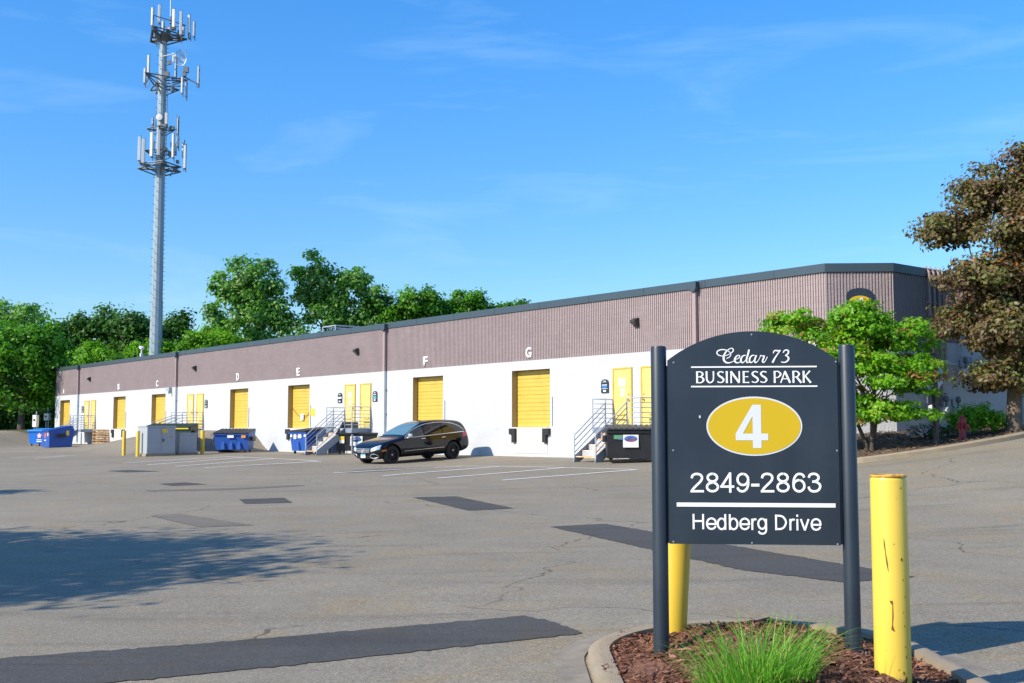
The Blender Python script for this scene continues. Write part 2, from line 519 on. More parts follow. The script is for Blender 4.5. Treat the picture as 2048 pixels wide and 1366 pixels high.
def sm(a, b, x):
    t = np.clip((np.asarray(x, float) - a) / (b - a), 0, 1)
    return t * t * (3 - 2 * t)


PX0 = np.array([10.122, 36.231])               # the long wall meets the cut corner here
DU = np.array([-0.6297, 0.7768])               # along the long wall, away from the corner
NU = np.array([-0.7768, -0.6297])              # out of the long wall


def zg(X, Y):
    X = np.asarray(X, float); Y = np.asarray(Y, float)
    u = (X - PX0[0]) * DU[0] + (Y - PX0[1]) * DU[1]
    w = (X - PX0[0]) * NU[0] + (Y - PX0[1]) * NU[1]
    a = 0.60 - 0.12 * sm(16, 32, u) + 0.13 * sm(42, 60, u)
    base = a * np.clip(1 - np.maximum(w, 0) / 27, 0, 1) ** 1.2
    ramp = 1.2 * sm(38.3, 41.2, u) * (1 - sm(47.5, 60, u)) * (1 - sm(1.5, 8.5, w))
    rise = 1.1 * sm(4, 18, X) * sm(8, 34, Y)
    bt = (-30 - X) / 24 + (Y - 76) / 40
    berm = 1.2 * sm(0, 1, bt) * sm(-36.5, -41, X)
    base = base - 0.14 * np.exp(-0.5 * ((u - 16.5) / 4.0) ** 2 - 0.5 * ((w - 5.5) / 3.0) ** 2)   # a shallow dip drains the bay before door F
    fade = 1 - sm(60, 120, np.abs(X)) * 1.0
    return (base + ramp + rise) * fade + berm


def z1(x, y):
    return float(zg(x, y))


def wpos(u, w, z=0.0):
    p = PX0 + DU * u + NU * w
    return (float(p[0]), float(p[1]), z)


WROT = math.atan2(-DU[1], -DU[0])              # local x runs along the wall towards the corner, y into the wall

# ground sheet and asphalt lot (they share borders)
gx = np.concatenate([[-2500, -1200, -600, -300, -180, -120, -90, -75], np.arange(-64, 40.01, 0.5), [46, 55, 70, 100, 160, 300, 700, 1500, 2500]])
gy = np.concatenate([[-2500, -1000, -400, -150, -70, -40, -25, -15, -10, -6, -3], np.arange(-1, 112.01, 0.5), [116, 122, 130, 150, 190, 260, 400, 800, 1500, 3000]])
GX, GY = np.meshgrid(gx, gy, indexing='ij')
GZ = zg(GX, GY)
nx, ny = len(gx), len(gy)
vid = np.arange(nx * ny).reshape(nx, ny)
verts = np.stack([GX.ravel(), GY.ravel(), GZ.ravel()], 1)
q = np.stack([vid[:-1, :-1].ravel(), vid[1:, :-1].ravel(), vid[1:, 1:].ravel(), vid[:-1, 1:].ravel()], 1)
cx = verts[q].mean(1)
lot = (cx[:, 0] > -75) & (cx[:, 0] < 40) & (cx[:, 1] > -40) & (cx[:, 1] < 93 + 0.0 * cx[:, 0])


def grid_obj(name, faces, m):
    used = np.unique(faces); remap = np.full(len(verts), -1); remap[used] = np.arange(len(used))
    me = bpy.data.meshes.new(name)
    me.from_pydata(verts[used].tolist(), [], remap[faces].tolist())
    me.polygons.foreach_set('use_smooth', [True] * len(me.polygons))
    me.materials.append(m)
    o = bpy.data.objects.new(name, me); COL.objects.link(o)
    return o


tag(grid_obj('parking_lot', q[lot], M_ASPH), kind='structure')
tag(grid_obj('ground', q[~lot], M_DIRT), kind='structure')


def drape(name, poly, m, lift=0.006, step=0.5, jag=0.0, kind='structure'):
    """A thin sheet following the ground inside a polygon."""
    if jag > 0:
        out = []
        for i in range(len(poly)):
            a = np.array(poly[i]); b = np.array(poly[(i + 1) % len(poly)])
            k = max(1, int(np.linalg.norm(b - a) / 0.05))
            for j in range(k):
                out.append(tuple(a + (b - a) * j / k + RNG.normal(0, jag, 2)))
        poly = out
    bm = bmesh.new()
    bm.faces.new([bm.verts.new((x, y, 0)) for x, y in poly])
    xs = [p[0] for p in poly]; ys = [p[1] for p in poly]
    for ax, (lo, hi) in enumerate(((min(xs), max(xs)), (min(ys), max(ys)))):
        t = math.ceil(lo / step) * step
        while t < hi:
            co = [0, 0, 0]; co[ax] = t
            no = [0, 0, 0]; no[ax] = 1
            bmesh.ops.bisect_plane(bm, geom=bm.verts[:] + bm.edges[:] + bm.faces[:], plane_co=co, plane_no=no)
            t += step
    bmesh.ops.triangulate(bm, faces=bm.faces[:])
    for v in bm.verts:
        v.co.z = z1(v.co.x, v.co.y) + lift
    bmesh.ops.recalc_face_normals(bm, faces=bm.faces)
    me = bpy.data.meshes.new(name); bm.to_mesh(me); bm.free()
    if len(me.polygons) and me.polygons[0].normal.z < 0:
        me.flip_normals()
    me.materials.append(m)
    o = bpy.data.objects.new(name, me); COL.objects.link(o)
    tag(o, kind=kind)
    return o


for ps, m in [
    ([(-5.0, 7.82), (-3.72, 8.37), (0.12, 10.03), (0.36, 9.7), (0.56, 9.18), (-2.59, 7.6), (-5.0, 6.42)], M_PATCH),
    ([(-2.19, 25.08), (-1.24, 25.14), (0.04, 21.66), (-0.8, 21.28)], M_PATCH),
    ([(0.6, 18.0), (1.5, 18.34), (3.06, 14.7), (3.97, 12.68), (4.22, 12.0), (3.4, 11.7), (2.54, 12.76), (1.48, 15.62)], M_PATCH),
    ([(-6.06, 25.36), (-5.13, 25.6), (-4.63, 24.04), (-5.62, 23.96)], M_PATCH),
    ([(-9.98, 32.16), (-9.41, 32.72), (-8.42, 31.5), (-9.27, 31.06)], M_PATCH),
    ([(-9.45, 29.24), (-7.44, 29.52), (-5.69, 30.52), (-5.46, 30.02), (-7.15, 28.86), (-9.15, 28.78)], M_PATCH2),
    ([(-14.8, 41.44), (-14.05, 41.92), (-12.43, 40.14), (-13.47, 39.82)], M_PATCH),
    ([(-6.76, 21.28), (-6.3, 21.64), (-4.33, 19.04), (-5.15, 18.82)], M_PATCH2),
    ([(-5.71, 37.38), (-5.03, 40.22), (-2.87, 41.24), (-2.68, 40.0), (-4.19, 37.46), (-5.21, 36.58)], M_PATCH2),
]:
    drape('asphalt_patch', ps, m, jag=0.013)


def line(a, b, w=0.135):
    a, b = np.array(a), np.array(b)
    d = (b - a) / np.linalg.norm(b - a); n = np.array([-d[1], d[0]]) * w / 2
    drape('parking_line', [tuple(a - n), tuple(b - n), tuple(b + n), tuple(a + n)], M_LINE, lift=0.011)


for a, b in [((-14.33, 56.78), (-17.07, 49.98)), ((-13.1, 55.4), (-15.07, 46.98)), ((-10.95, 52.56), (-13.2, 44.56)), ((-8.35, 48.76), (-11.55, 42.7)),
             ((-1.83, 40.8), (-5.76, 36.76)), ((-0.33, 39.58), (-3.9, 34.36)), ((1.76, 37.3), (-2.13, 32.46)), ((3.79, 35.04), (-0.26, 30.9)),
             ((-33.09, 73.36), (-30.46, 72.56)), ((-26.81, 60.66), (-24.45, 63.9)), ((-24.83, 59.12), (-24.6, 62.48))]:
    line(a, b)
for a, b in [((-14.43, 57.18), (-8.17, 48.5)), ((-1.97, 41.06), (3.87, 35.0))]:
    d = (np.array(b) - np.array(a)); d /= np.linalg.norm(d)
    n = np.array([-d[1], d[0]])
    poly = [tuple(np.array(a) - n * .055), tuple(np.array(b) - n * .055), tuple(np.array(b) + n * .055), tuple(np.array(a) + n * .055)]
    drape('parking_line', poly, M_LINE, lift=0.015)

# ------------------------------------------------------------------ the warehouse
SILL = 1.815
BND = 4.63
CAPB = 6.77
TOP = 7.05
LEN = 78.27
DEPTH = 24.0
bld = empty('warehouse', wpos(0, 0, 0), WROT)
tag(bld, 'long low warehouse of mauve fluted block over white block with yellow dock doors', 'warehouse')
# in the warehouse's own axes: x = -u, y into the building, z up
C0 = np.array([12.269, 36.122]) - PX0
cl = np.array([C0 @ (-DU), C0 @ (-NU)])        # cut-corner end in local axes
plan = [(-LEN, 0), (0, 0), (float(cl[0]), float(cl[1])), (float(cl[0]), DEPTH), (-LEN, DEPTH)]
DOCKS = [76.92 - 1.23, 64.20 - 1.2, 56.65 - 1.23, 43.89 - 1.22, 36.38 - 1.28, 23.68 - 1.25, 16.08 - 1.25]
DW, DH, REC = 2.5, 4.23, 0.30
PAIRS = [69.40, 49.10, 28.72, 8.54]

# fluted upper wall, real ribs
fl = MB()
P = 0.1016


def fluted(a, b, z0, z1_):
    a, b = np.array(a), np.array(b); L = np.linalg.norm(b - a); d = (b - a) / L
    inn = np.array([-d[1], d[0]])
    k = int(L / P); off = 0.0
    pts = []
    for i in range(k):
        t = off + i * P
        for dt, dy in ((0.0, 0.0), (0.052, 0.0), (0.058, 0.034), (0.0956, 0.034)):
            pts.append(a + d * min(t + dt, L) + inn * dy)
    pts.append(b)
    vs = [(p[0], p[1], z0) for p in pts] + [(p[0], p[1], z1_) for p in pts]
    n = len(pts)
    fl.add(vs, [(i, i + 1, i + 1 + n, i + n) for i in range(n - 1)])


fluted(plan[0], plan[1], BND, CAPB + 0.02)
fluted(plan[1], plan[2], BND, CAPB + 0.02)
fluted(plan[2], plan[3], BND, CAPB + 0.02)
fl.add([(-LEN, DEPTH, -1), (cl[0], DEPTH, -1), (cl[0], DEPTH, CAPB), (-LEN, DEPTH, CAPB)], [(0, 1, 2, 3)])
fl.add([(-LEN, 0, BND), (-LEN, DEPTH, BND), (-LEN, DEPTH, CAPB), (-LEN, 0, CAPB)], [(0, 1, 2, 3)])
fl.build('fluted_wall', M_MAUVE, bld)

# white block wall with door openings
lw = MB()
holes = sorted([(-u - DW / 2, -u + DW / 2, SILL, DH) for u in DOCKS])
xs = sorted({-LEN, 0.0, *[h[0] for h in holes], *[h[1] for h in holes]})
for a, b in zip(xs, xs[1:]):
    mid = (a + b) / 2
    hole = next((h for h in holes if h[0] < mid < h[1]), None)
    spans = [(SILL, BND)] if hole is None else [(DH, BND)]
    for z0, z1_ in spans:
        lw.add([(a, 0, z0), (b, 0, z0), (b, 0, z1_), (a, 0, z1_)], [(0, 1, 2, 3)])
for i, j in ((1, 2), (2, 3)):
    a, b = plan[i], plan[j]
    lw.add([(*a, -1), (*b, -1), (*b, BND), (*a, BND)], [(0, 1, 2, 3)])
lw.add([(-LEN, 0, -1), (-LEN, DEPTH, -1), (-LEN, DEPTH, BND), (-LEN, 0, BND)], [(0, 1, 2, 3)])
lw.add([(-LEN, 0.0, BND), (0, 0.0, BND), (0, 0.03, BND), (-LEN, 0.03, BND)], [(0, 1, 2, 3)])
lw.build('block_wall', M_WHITE, bld)
# smooth concrete base below the sill
fb = MB()
fb.box((-LEN / 2 - 0.006, 0.24, (SILL - 1) / 2), (LEN - 0.012, 0.5, SILL + 1))
fb.build('concrete_base', M_FOUND, bld)
cap_ = MB()
o = 0.045


def offs(pl, t):
    out = []
    n = len(pl)
    for i in range(n):
        a, b, c = (np.array(pl[i - 1]), np.array(pl[i]), np.array(pl[(i + 1) % n]))
        d1 = (b - a) / np.linalg.norm(b - a); d2 = (c - b) / np.linalg.norm(c - b)
        n1 = np.array([d1[1], -d1[0]]); n2 = np.array([d2[1], -d2[0]])
        m = n1 + n2; m /= (m @ n1)
        out.append(b + m * t)
    return out


po, pi = offs(plan, o), offs(plan, -0.35)
vs = [(*p, CAPB) for p in po] + [(*p, TOP) for p in po] + [(*p, TOP + 0.015) for p in pi] + [(*p, CAPB - 0.1) for p in pi]
fs = []
for i in range(5):
    j = (i + 1) % 5
    fs += [(i, j, 5 + j, 5 + i), (5 + i, 5 + j, 10 + j, 10 + i), (10 + i, 10 + j, 15 + j, 15 + i), (15 + i, 15 + j, j, i)]
cap_.add(vs, fs)
for k in range(1, 26):                          # standing joints between coping lengths
    cap_.box((-LEN + k * 3.05, -o - 0.004, (CAPB + TOP) / 2), (0.03, 0.012, TOP - CAPB - 0.01))
cap_.build('coping', M_COPING, bld)
rf = MB(); rf.prism([tuple(p) for p in offs(plan, -0.3)], 6.62, 6.80, plane='xy')
rf.build('roof', M_ROOF, bld)

door_proto = None
for u in sorted(DOCKS):
    xc = -u
    d = MB()
    z = SILL + 0.01; prof = []
    for k in range(7):                          # horizontal ribs and seams of the rolling door panels
        h = (DH - SILL - 0.02) / 7
        prof += [(0.0, z), (0.0, z + h * 0.44), (0.014, z + h * 0.46), (0.014, z + h * 0.50), (0.0, z + h * 0.52), (0.0, z + h * 0.955), (0.03, z + h * 0.965), (0.03, z + h)]
        z += h
    n = len(prof)
    vs = [(-DW / 2 + 0.02, p, q) for p, q in prof] + [(DW / 2 - 0.02, p, q) for p, q in prof]
    d.add(vs, [(i, i + n, i + n + 1, i + 1) for i in range(n - 1)])
    dr = d.build('overhead_door', M_YEL, bld, loc=(xc, REC, 0))
    j = MB()                                    # jambs, head and sill of the recess
    j.box((-DW / 2 - 0.02, 0.20, (SILL + DH) / 2), (0.04, 0.39, DH - SILL + 0.0))
    j.box((DW / 2 + 0.02, 0.20, (SILL + DH) / 2), (0.04, 0.39, DH - SILL + 0.0))
    j.box((0, 0.20, DH + 0.02), (DW + 0.08, 0.39, 0.04))
    j.build('door_frame', M_JAMB, dr, loc=(0, -REC, 0))
    t = MB(); t.tube([(DW / 2 + 0.16, -0.03, SILL + 0.05), (DW / 2 + 0.16, -0.03, SILL + 1.25)], 0.022, 6)
    t.build('conduit', M_PIPE_W, bld, loc=(xc, 0, 0))
    if u not in (DOCKS[3],):
        c = MB(); c.box((0, -0.012, SILL - 0.55), (DW - 0.3, 0.03, 1.1))
        c.build('dock_face', M_SCUFF, bld, loc=(xc, 0, 0))
        for s in (-1, 1):                       # L-shaped rubber bumpers
            b = MB()
            x0 = s * (DW / 2 - 0.15)
            b.prism([(x0 + s * 0.20, SILL - 0.06), (x0 + s * 0.20, SILL - 0.30), (x0 + s * 0.02, SILL - 0.34), (x0 + s * 0.02, SILL - 0.66), (x0 - s * 0.20, SILL - 0.62), (x0 - s * 0.20, SILL - 0.06)], -0.14, 0.0)
            b.build('dock_bumper', M_BLACK, bld, loc=(xc, 0, 0))

for u, ltr in zip((76.07, 63.20, 55.68, 42.87, 35.16, 22.59, 14.93), 'ABCDEFG'):
    text_obj('door_letter', ltr, (-u - 0.18, -u + 0.18, BND + 0.10, BND + 0.56), -0.035, M_WLET, bld, bold=0.03, depth=0.03)

for u in PAIRS:
    for s in (-1, 1):
        xc = -u + s * 0.76
        d = MB(); d.box((0, -0.012, (SILL + 0.02 + 4.03) / 2), (0.92, 0.05, 4.03 - SILL - 0.02), bev=0.006)
        dd = d.build('door', M_YELPALE, bld, loc=(xc, 0, 0))
        fr = MB()
        fr.box((-0.49, -0.018, (SILL + 4.08) / 2), (0.06, 0.08, 4.08 - SILL)); fr.box((0.49, -0.018, (SILL + 4.08) / 2), (0.06, 0.08, 4.08 - SILL))
        fr.box((0, -0.018, 4.055), (0.92, 0.08, 0.06))
        fr.build('door_frame', M_YEL, dd)
        k = MB(); k.lathe([(0.034, 0), (0.034, -0.02), (0.018, -0.025), (0.018, -0.05), (0.032, -0.06), (0.03, -0.085), (0.0, -0.09)], 12, (-s * 0.36, -0.037, SILL + 1.02), 'y')
        k.build('door_handle', mat('brass', (0.45, 0.27, 0.08), 0.35, 0.8), dd, smooth=True)
        k = MB(); k.lathe([(0.028, 0), (0.028, -0.018), (0.0, -0.02)], 12, (-s * 0.36, -0.037, SILL + 1.22), 'y')
        k.build('deadbolt', MATS['brass'], dd, smooth=True)
        if s == -1:
            n_ = MB(); n_.box((0, -0.042, 3.52), (0.40, 0.012, 0.34)); n_.box((0.03, -0.042, 3.13), (0.26, 0.010, 0.32))
            n_.build('paper_notice', mat('sun_bleached_paper', (0.84, 0.74, 0.44), 0.8, var=0.08, vscale=12), dd)
        v = MB()
        for zz in (SILL + 0.28, SILL + 0.47):
            v.box((s * 0.14 if s > 0 else -0.1, -0.055, zz), (0.46, 0.04, 0.05))
        v.build('kick_bar', M_YEL, dd)

for u in (5.5, 26.08, 52.21, 72.22):
    h = MB(); h.prism([(-0.17, 0.0), (0.17, 0.0), (0.17, -0.2), (0.09, -0.34), (-0.09, -0.34), (-0.17, -0.2)], -0.24, -0.05)
    ds = h.build('downspout', M_COPING, bld, loc=(-u, 0, TOP - 0.06))
    a = MB(); a.box((0, -0.09, (BND + TOP - 0.4) / 2 - TOP + 0.06), (0.15, 0.13, TOP - 0.4 - BND), bev=0.01)
    a.build('upper_pipe', M_PIPE_M, ds)
    a = MB(); a.box((0, -0.09, (0.75 + BND) / 2 - TOP + 0.06), (0.142, 0.122, BND - 0.75), bev=0.01)
    for zz in (1.4, 2.6, 3.8):
        a.box((0, -0.085, zz - TOP), (0.22, 0.145, 0.04))
    a.build('lower_pipe', M_PIPE_W, ds)

for u in (8.51, 28.79, 49.17, 69.58):
    z = EYE + 4.12
    w = MB(); w.box((0, -0.05, 0), (0.24, 0.10, 0.34), bev=0.015); w.prism([(-0.10, -0.10), (-0.26, -0.02), (-0.26, 0.08), (-0.10, 0.15)], -0.12, 0.12, plane='yz')
    wl_ = w.build('wall_lamp', M_LAMPD, bld, loc=(-u, 0, z))
    g = MB(); g.add([(-0.10, -0.115, -0.098), (0.10, -0.115, -0.098), (0.10, -0.25, -0.03), (-0.10, -0.25, -0.03)], [(0, 1, 2, 3)])
    g.build('lamp_lens', M_GLASSL, wl_)

# security camera box above door C, warning plate and chain at door E
a = MB(); a.box((-53.35, -0.12, BND - 0.12), (0.55, 0.22, 0.25), bev=0.02); a.box((-53.1, -0.20, BND - 0.34), (0.12, 0.14, 0.2))
a.build('junction_box', M_CAB, bld)
a = MB(); a.box((-33.44, -0.012, EYE + 1.03), (0.42, 0.02, 0.40)); a.build('warning_plate', mat('warning_yellow', (0.85, 0.62, 0.02), 0.45, var=0.12, vscale=9, col2=(0.25, 0.18, 0.02), c2scale=9, c2min=0.6, c2max=0.66), bld)
ch = MB()
xc = -DOCKS[4]
ch.tube([(xc - 1.2 + 2.4 * t, REC - 0.03 - 0.03 * math.sin(math.pi * t), SILL + 1.15 - 0.55 * math.sin(math.pi * t)) for t in np.linspace(0, 1, 17)], 0.016, 5)
ch.build('chain', mat('rusty_chain', (0.35, 0.17, 0.04), 0.6, 0.4), bld)
a = MB(); a.box((xc + 0.02, REC - 0.085, SILL + 0.62), (0.34, 0.012, 0.36)); a.build('paper_tag', mat('plain_paper', (0.82, 0.78, 0.70), 0.8, var=0.08, vscale=10), bld)

# pipes, meters and numbered plaque on the corner faces
a = MB()
for yy, zt, zb in ((2.0, CAPB, 1.7), (2.28, CAPB, 1.75), (2.58, CAPB, 2.4), (2.86, CAPB, 3.4)):
    a.tube([(cl[0] + 0.09, cl[1] + yy, zb), (cl[0] + 0.09, cl[1] + yy, zt + 0.15), (cl[0] - 0.05, cl[1] + yy, zt + 0.34)], 0.05, 8)
    for zz in (2.9, 4.4, 5.9):
        a.box((cl[0] + 0.06, cl[1] + yy, zz), (0.13, 0.15, 0.05))
a.build('vent_pipe', M_PIPE_M, bld)
a = MB()
a.tube([(cl[0] + 0.1, cl[1] + 3.9, 5.4), (cl[0] + 0.1, cl[1] + 3.9, 4.2), (cl[0] + 0.1, cl[1] + 4.5, 4.2), (cl[0] + 0.1, cl[1] + 4.5, 3.75)], 0.04, 8)
a.tube([(cl[0] + 0.1, cl[1] + 2.7, 3.9), (cl[0] + 0.1, cl[1] + 10.5, 3.9)], 0.035, 8)
for yy in (8.2, 8.75):
    a.tube([(cl[0] + 0.1, cl[1] + yy, 3.9), (cl[0] + 0.1, cl[1] + yy, 2.0)], 0.04, 8)
a.build('gas_pipe', M_PIPE_W, bld)
sg = empty('corner_plaque', (0, 0, 0)); sg.parent = bld
sg.location = ((cl[0]) / 2 + 0.0, float(cl[1]) / 2, 0); sg.rotation_euler = (0, 0, math.atan2(cl[1], cl[0]))
pm = MB()
arch = [(-0.43, 5.05), (0.43, 5.05), (0.43, 6.02)] + [(0.43 * math.cos(t), 6.02 + 0.22 * math.sin(t)) for t in np.linspace(0.15, math.pi - 0.15, 12)] + [(-0.43, 6.02)]
pm.prism(arch, -0.06, -0.012)
pm.build('plaque_board', M_SIGN, sg)
pm = MB(); pm.add([(0.36 * math.cos(t), -0.064, 5.78 + 0.21 * math.sin(t)) for t in np.linspace(0, 2 * math.pi, 40)[:-1]], [tuple(range(39))])
pm.build('plaque_oval', M_OVAL, sg)
text_obj('plaque_number', '4', (-0.13, 0.13, 5.63, 5.93), -0.068, M_SILV, sg, bold=0.03)

# roof hatch guard and a small rooftop device
g = MB()
for p in ((0, 0), (0.0, 1.6), (1.4, 0), (1.4, 1.6)):
    g.tube([(p[0], p[1], 0), (p[0], p[1], 0.72)], 0.035, 8)
g.tube([(0, 1.6, 0.72), (0, 0, 0.72), (1.4, 0, 0.72), (1.4, 1.6, 0.72)], 0.035, 8)
hg = g.build('hatch_guard', M_GALV, None, smooth=True); hg.location = wpos(34.6, -1.2, 6.80); hg.rotation_euler = (0, 0, WROT)
tag(hg, 'galvanised guard rail round a hatch on the warehouse roof', 'guard rail')
g = MB(); g.tube([(0, 0, 0), (0, 0, 1.0)], 0.05, 8); g.box((0, 0, 1.05), (0.5, 0.25, 0.18), rot=(0, 0.3, 0), bev=0.03); g.box((0, 0, 0.45), (0.22, 0.2, 0.4), bev=0.02)
rd = g.build('floodlight', M_ANT, None); rd.location = wpos(61.2, -0.9, 6.80); rd.rotation_euler = (0, 0, WROT)
tag(rd, 'small white floodlight on a short pole at the warehouse roof edge', 'floodlight')

# gas and electric meters on the shaded wall, one cluster high and one low


def meter(name, x, y, z, label, kindm):
    root = empty(name, (0, 0, 0))
    p = bld.matrix_basis.to_3x3() if False else None
    w = Matrix.Translation(Vector(wpos(0, 0, 0))) @ Matrix.Rotation(WROT, 4, 'Z')
    root.location = w @ Vector((cl[0] + 0.10, cl[1] + y, z)); root.rotation_euler = (0, 0, WROT + R(90))
    b = MB(); b.box((0, -0.12, 0), (0.30, 0.2, 0.30), bev=0.04); b.lathe([(0.11, -0.22), (0.11, -0.26), (0.09, -0.28), (0, -0.285)], 16, (0, 0, 0.03), 'y')
    b.build('meter_body', M_METER, root, smooth=True)
    c = MB(); c.tube([(-0.2, -0.1, 0.42), (-0.2, -0.1, 0.2), (-0.1, -0.12, 0.16)], 0.03, 8); c.tube([(0.2, -0.1, 0.36), (0.2, -0.1, 0.2), (0.1, -0.12, 0.16)], 0.03, 8)
    c.lathe([(0.0, -0.09), (0.10, -0.06), (0.12, 0.0), (0.10, 0.05), (0.0, 0.06)], 14, (0.2, -0.1, 0.42), 'y')
    c.build('meter_pipe', mat('dark_pipe_enamel', (0.12, 0.14, 0.16), 0.5, var=0.1), root, smooth=True)
    tag(root, label, 'gas meter', 'meters on the shaded wall')


meter('gas_meter', 0, 3.75, 3.62, 'upper grey gas meter nearest the octagonal sign back, on the shaded wall', 0)
meter('gas_meter', 0, 4.5, 3.58, 'upper grey gas meter in the middle of the high row on the shaded wall', 0)
meter('gas_meter', 0, 5.25, 3.52, 'upper grey gas meter nearest the copper tree on the shaded wall', 0)
meter('gas_meter', 0, 1.7, 2.35, 'lower grey gas meter just right of the vent pipes on the shaded wall', 0)
meter('gas_meter', 0, 2.45, 2.30, 'lower grey gas meter beside the pink flowering plant on the shaded wall', 0)
meter('gas_meter', 0, 3.2, 2.28, 'lower grey gas meter closest to the round green bush on the shaded wall', 0)

# tenant signs beside the doors
TS = [(30.51, 'dark arched plaque with a white band, left of the doors beside bay E', 1), (27.05, 'dark arched plaque with a turquoise mark, right of the doors near bay E', 2),
      (47.40, 'dark arched plaque right of the doors between bays C and D', 0), (71.16, 'dark arched plaque left of the doors between bays A and B', 0), (10.27, 'dark arched plaque with blue waves, left of the doors beyond bay G', 3)]
for u, lab, st in TS:
    r_ = empty('tenant_sign', wpos(u, 0, EYE + 1.49), WROT); r_.scale = (0.68, 1.0, 0.66)
    b = MB(); b.prism([(-0.30, 0), (0.30, 0), (0.30, 0.60)] + [(0.30 * math.cos(t), 0.60 + 0.20 * math.sin(t)) for t in np.linspace(0.3, math.pi - 0.3, 9)] + [(-0.30, 0.60)], -0.045, -0.006)
    b.build('sign_board', M_SIGN, r_)
    t = MB()
    for k, (zz, ww) in enumerate(((0.70, 0.2), (0.64, 0.32))):
        t.box((0, -0.048, zz), (ww, 0.004, 0.022))
    t.box((0, -0.048, 0.11), (0.22, 0.004, 0.09))
    if st == 1: t.box((0, -0.048, 0.40), (0.56, 0.004, 0.12))
    else: t.box((0, -0.048, 0.24), (0.50, 0.004, 0.02)); t.box((0, -0.048, 0.46 if st != 2 else 0.52), (0.4, 0.004, 0.04))
    t.build('sign_lettering', M_WLET, r_)
    if st >= 2:
        c = (0.05, 0.45, 0.55) if st == 2 else (0.03, 0.20, 0.62)
        k = MB(); k.add([(0.22 * math.cos(t), -0.049, 0.36 + 0.07 * math.sin(t) + 0.03 * math.cos(2 * t)) for t in np.linspace(0, 2 * math.pi, 24)[:-1]], [tuple(range(23))])
        k.build('sign_emblem', mat('sign_tone_%d' % st, c, 0.5), r_)
    tag(r_, lab, 'sign', 'tenant plaques beside the doors')

# ------------------------------------------------------------------ steel stairs


def make_stairs(u, label):
    zb = float(min(zg(*wpos(u, 2.6)[:2]), 1.2))
    root = empty('steel_stairs', wpos(u, 0, 0), WROT)
    LW, LD, SW, RUN = 1.27, 1.12, 0.57, 1.52
    zt = SILL - 0.02
    m = MB(); m.box((0, -LD / 2 - 0.02, zt - 0.03), (2 * LW, LD - 0.02, 0.06)); m.box((0, -LD - 0.0, zt - 0.12), (2 * LW, 0.03, 0.24))
    for s in (-1, 1): m.box((s * (LW - 0.02), -LD / 2 - 0.02, zt - 0.12), (0.03, LD - 0.06, 0.24))
    m.build('landing', M_GREYP, root)
    lg = MB()
    for s in (-1, 1): lg.box((s * (LW - 0.08), -LD + 0.08, (zt - 0.3 + zb - 0.1) / 2), (0.07, 0.07, zt - 0.3 - zb + 0.1))
    lg.build('leg', M_GREYP, root)
    n = 6; h = (zt - zb) / n; g = RUN / (n - 1)
    for k in range(n - 1):
        z = zt - h * (k + 1); y = -LD - 0.015 - g * (k + 0.5)
        tr = MB(); tr.box((0, y, z - 0.02), (2 * SW - 0.06, g + 0.03, 0.04), bev=0.006)
        t_ = tr.build('tread', M_TREAD, root)
        rr = MB(); rr.box((0, y + g / 2 - 0.01, z + h / 2 - 0.02), (2 * SW - 0.07, 0.012, h - 0.045)); rr.build('riser', M_RISER, t_)
    for s in (-1, 1):
        st = MB(); st.prism([(-LD - 0.03, zt), (-LD - 0.03, zt - 0.42), (-LD - RUN + 0.15, zb - 0.02), (-LD - RUN - 0.12, zb - 0.02), (-LD - RUN - 0.05, zb + h + 0.02)], s * SW - 0.02, s * SW + 0.02, plane='yz')
        st.build('stringer', M_GREYP, root)
        rl = MB()
        y0, y1 = -LD - RUN - 0.06, -LD
        zb0 = zb + 0.0
        rl.tube([(s * SW, y0, zb0 - 0.02), (s * SW, y0, zb0 + 0.98), (s * SW, y1, zt + 0.92)], 0.024, 8)
        rl.tube([(s * SW, y1, zt - 0.2), (s * SW, y1, zt + 1.07)], 0.024, 8)
        for f in (0.2, 0.42, 0.64):
            rl.tube([(s * SW, y0, zb0 + 0.98 - f * 1.0), (s * SW, y1, zt + 0.92 - f * 1.0)], 0.018, 6)
        rl.build('handrail', M_GALV, root, smooth=True)
        gr = MB()
        for p in ((s * LW, -LD), (s * LW, -0.05)):
            gr.tube([(p[0], p[1], zt - 0.1), (p[0], p[1], zt + 1.07)], 0.024, 8)
        for k in range(6):
            zz = zt + 0.17 + k * 0.18
            rr_ = 0.022 if k == 5 else 0.016
            gr.tube([(s * SW, -LD, zz), (s * LW, -LD, zz), (s * LW, -0.05, zz)], rr_, 6)
        gr.build('guard_rail', M_GALV, root, smooth=True)
    tag(root, label, 'stairs', 'steel stairs up to the door pairs')
    return root


make_stairs(PAIRS[0], 'grey steel stairs farthest along the wall, between bays A and B behind blue dumpsters')
make_stairs(PAIRS[1], 'grey steel stairs between bays C and D, half hidden by the grey cabinet')
make_stairs(PAIRS[2], 'grey steel stairs with orange worn treads between the blue dumpster and black dumpster')
make_stairs(PAIRS[3], 'grey steel stairs nearest the business park sign, beside the lidded black dumpster')

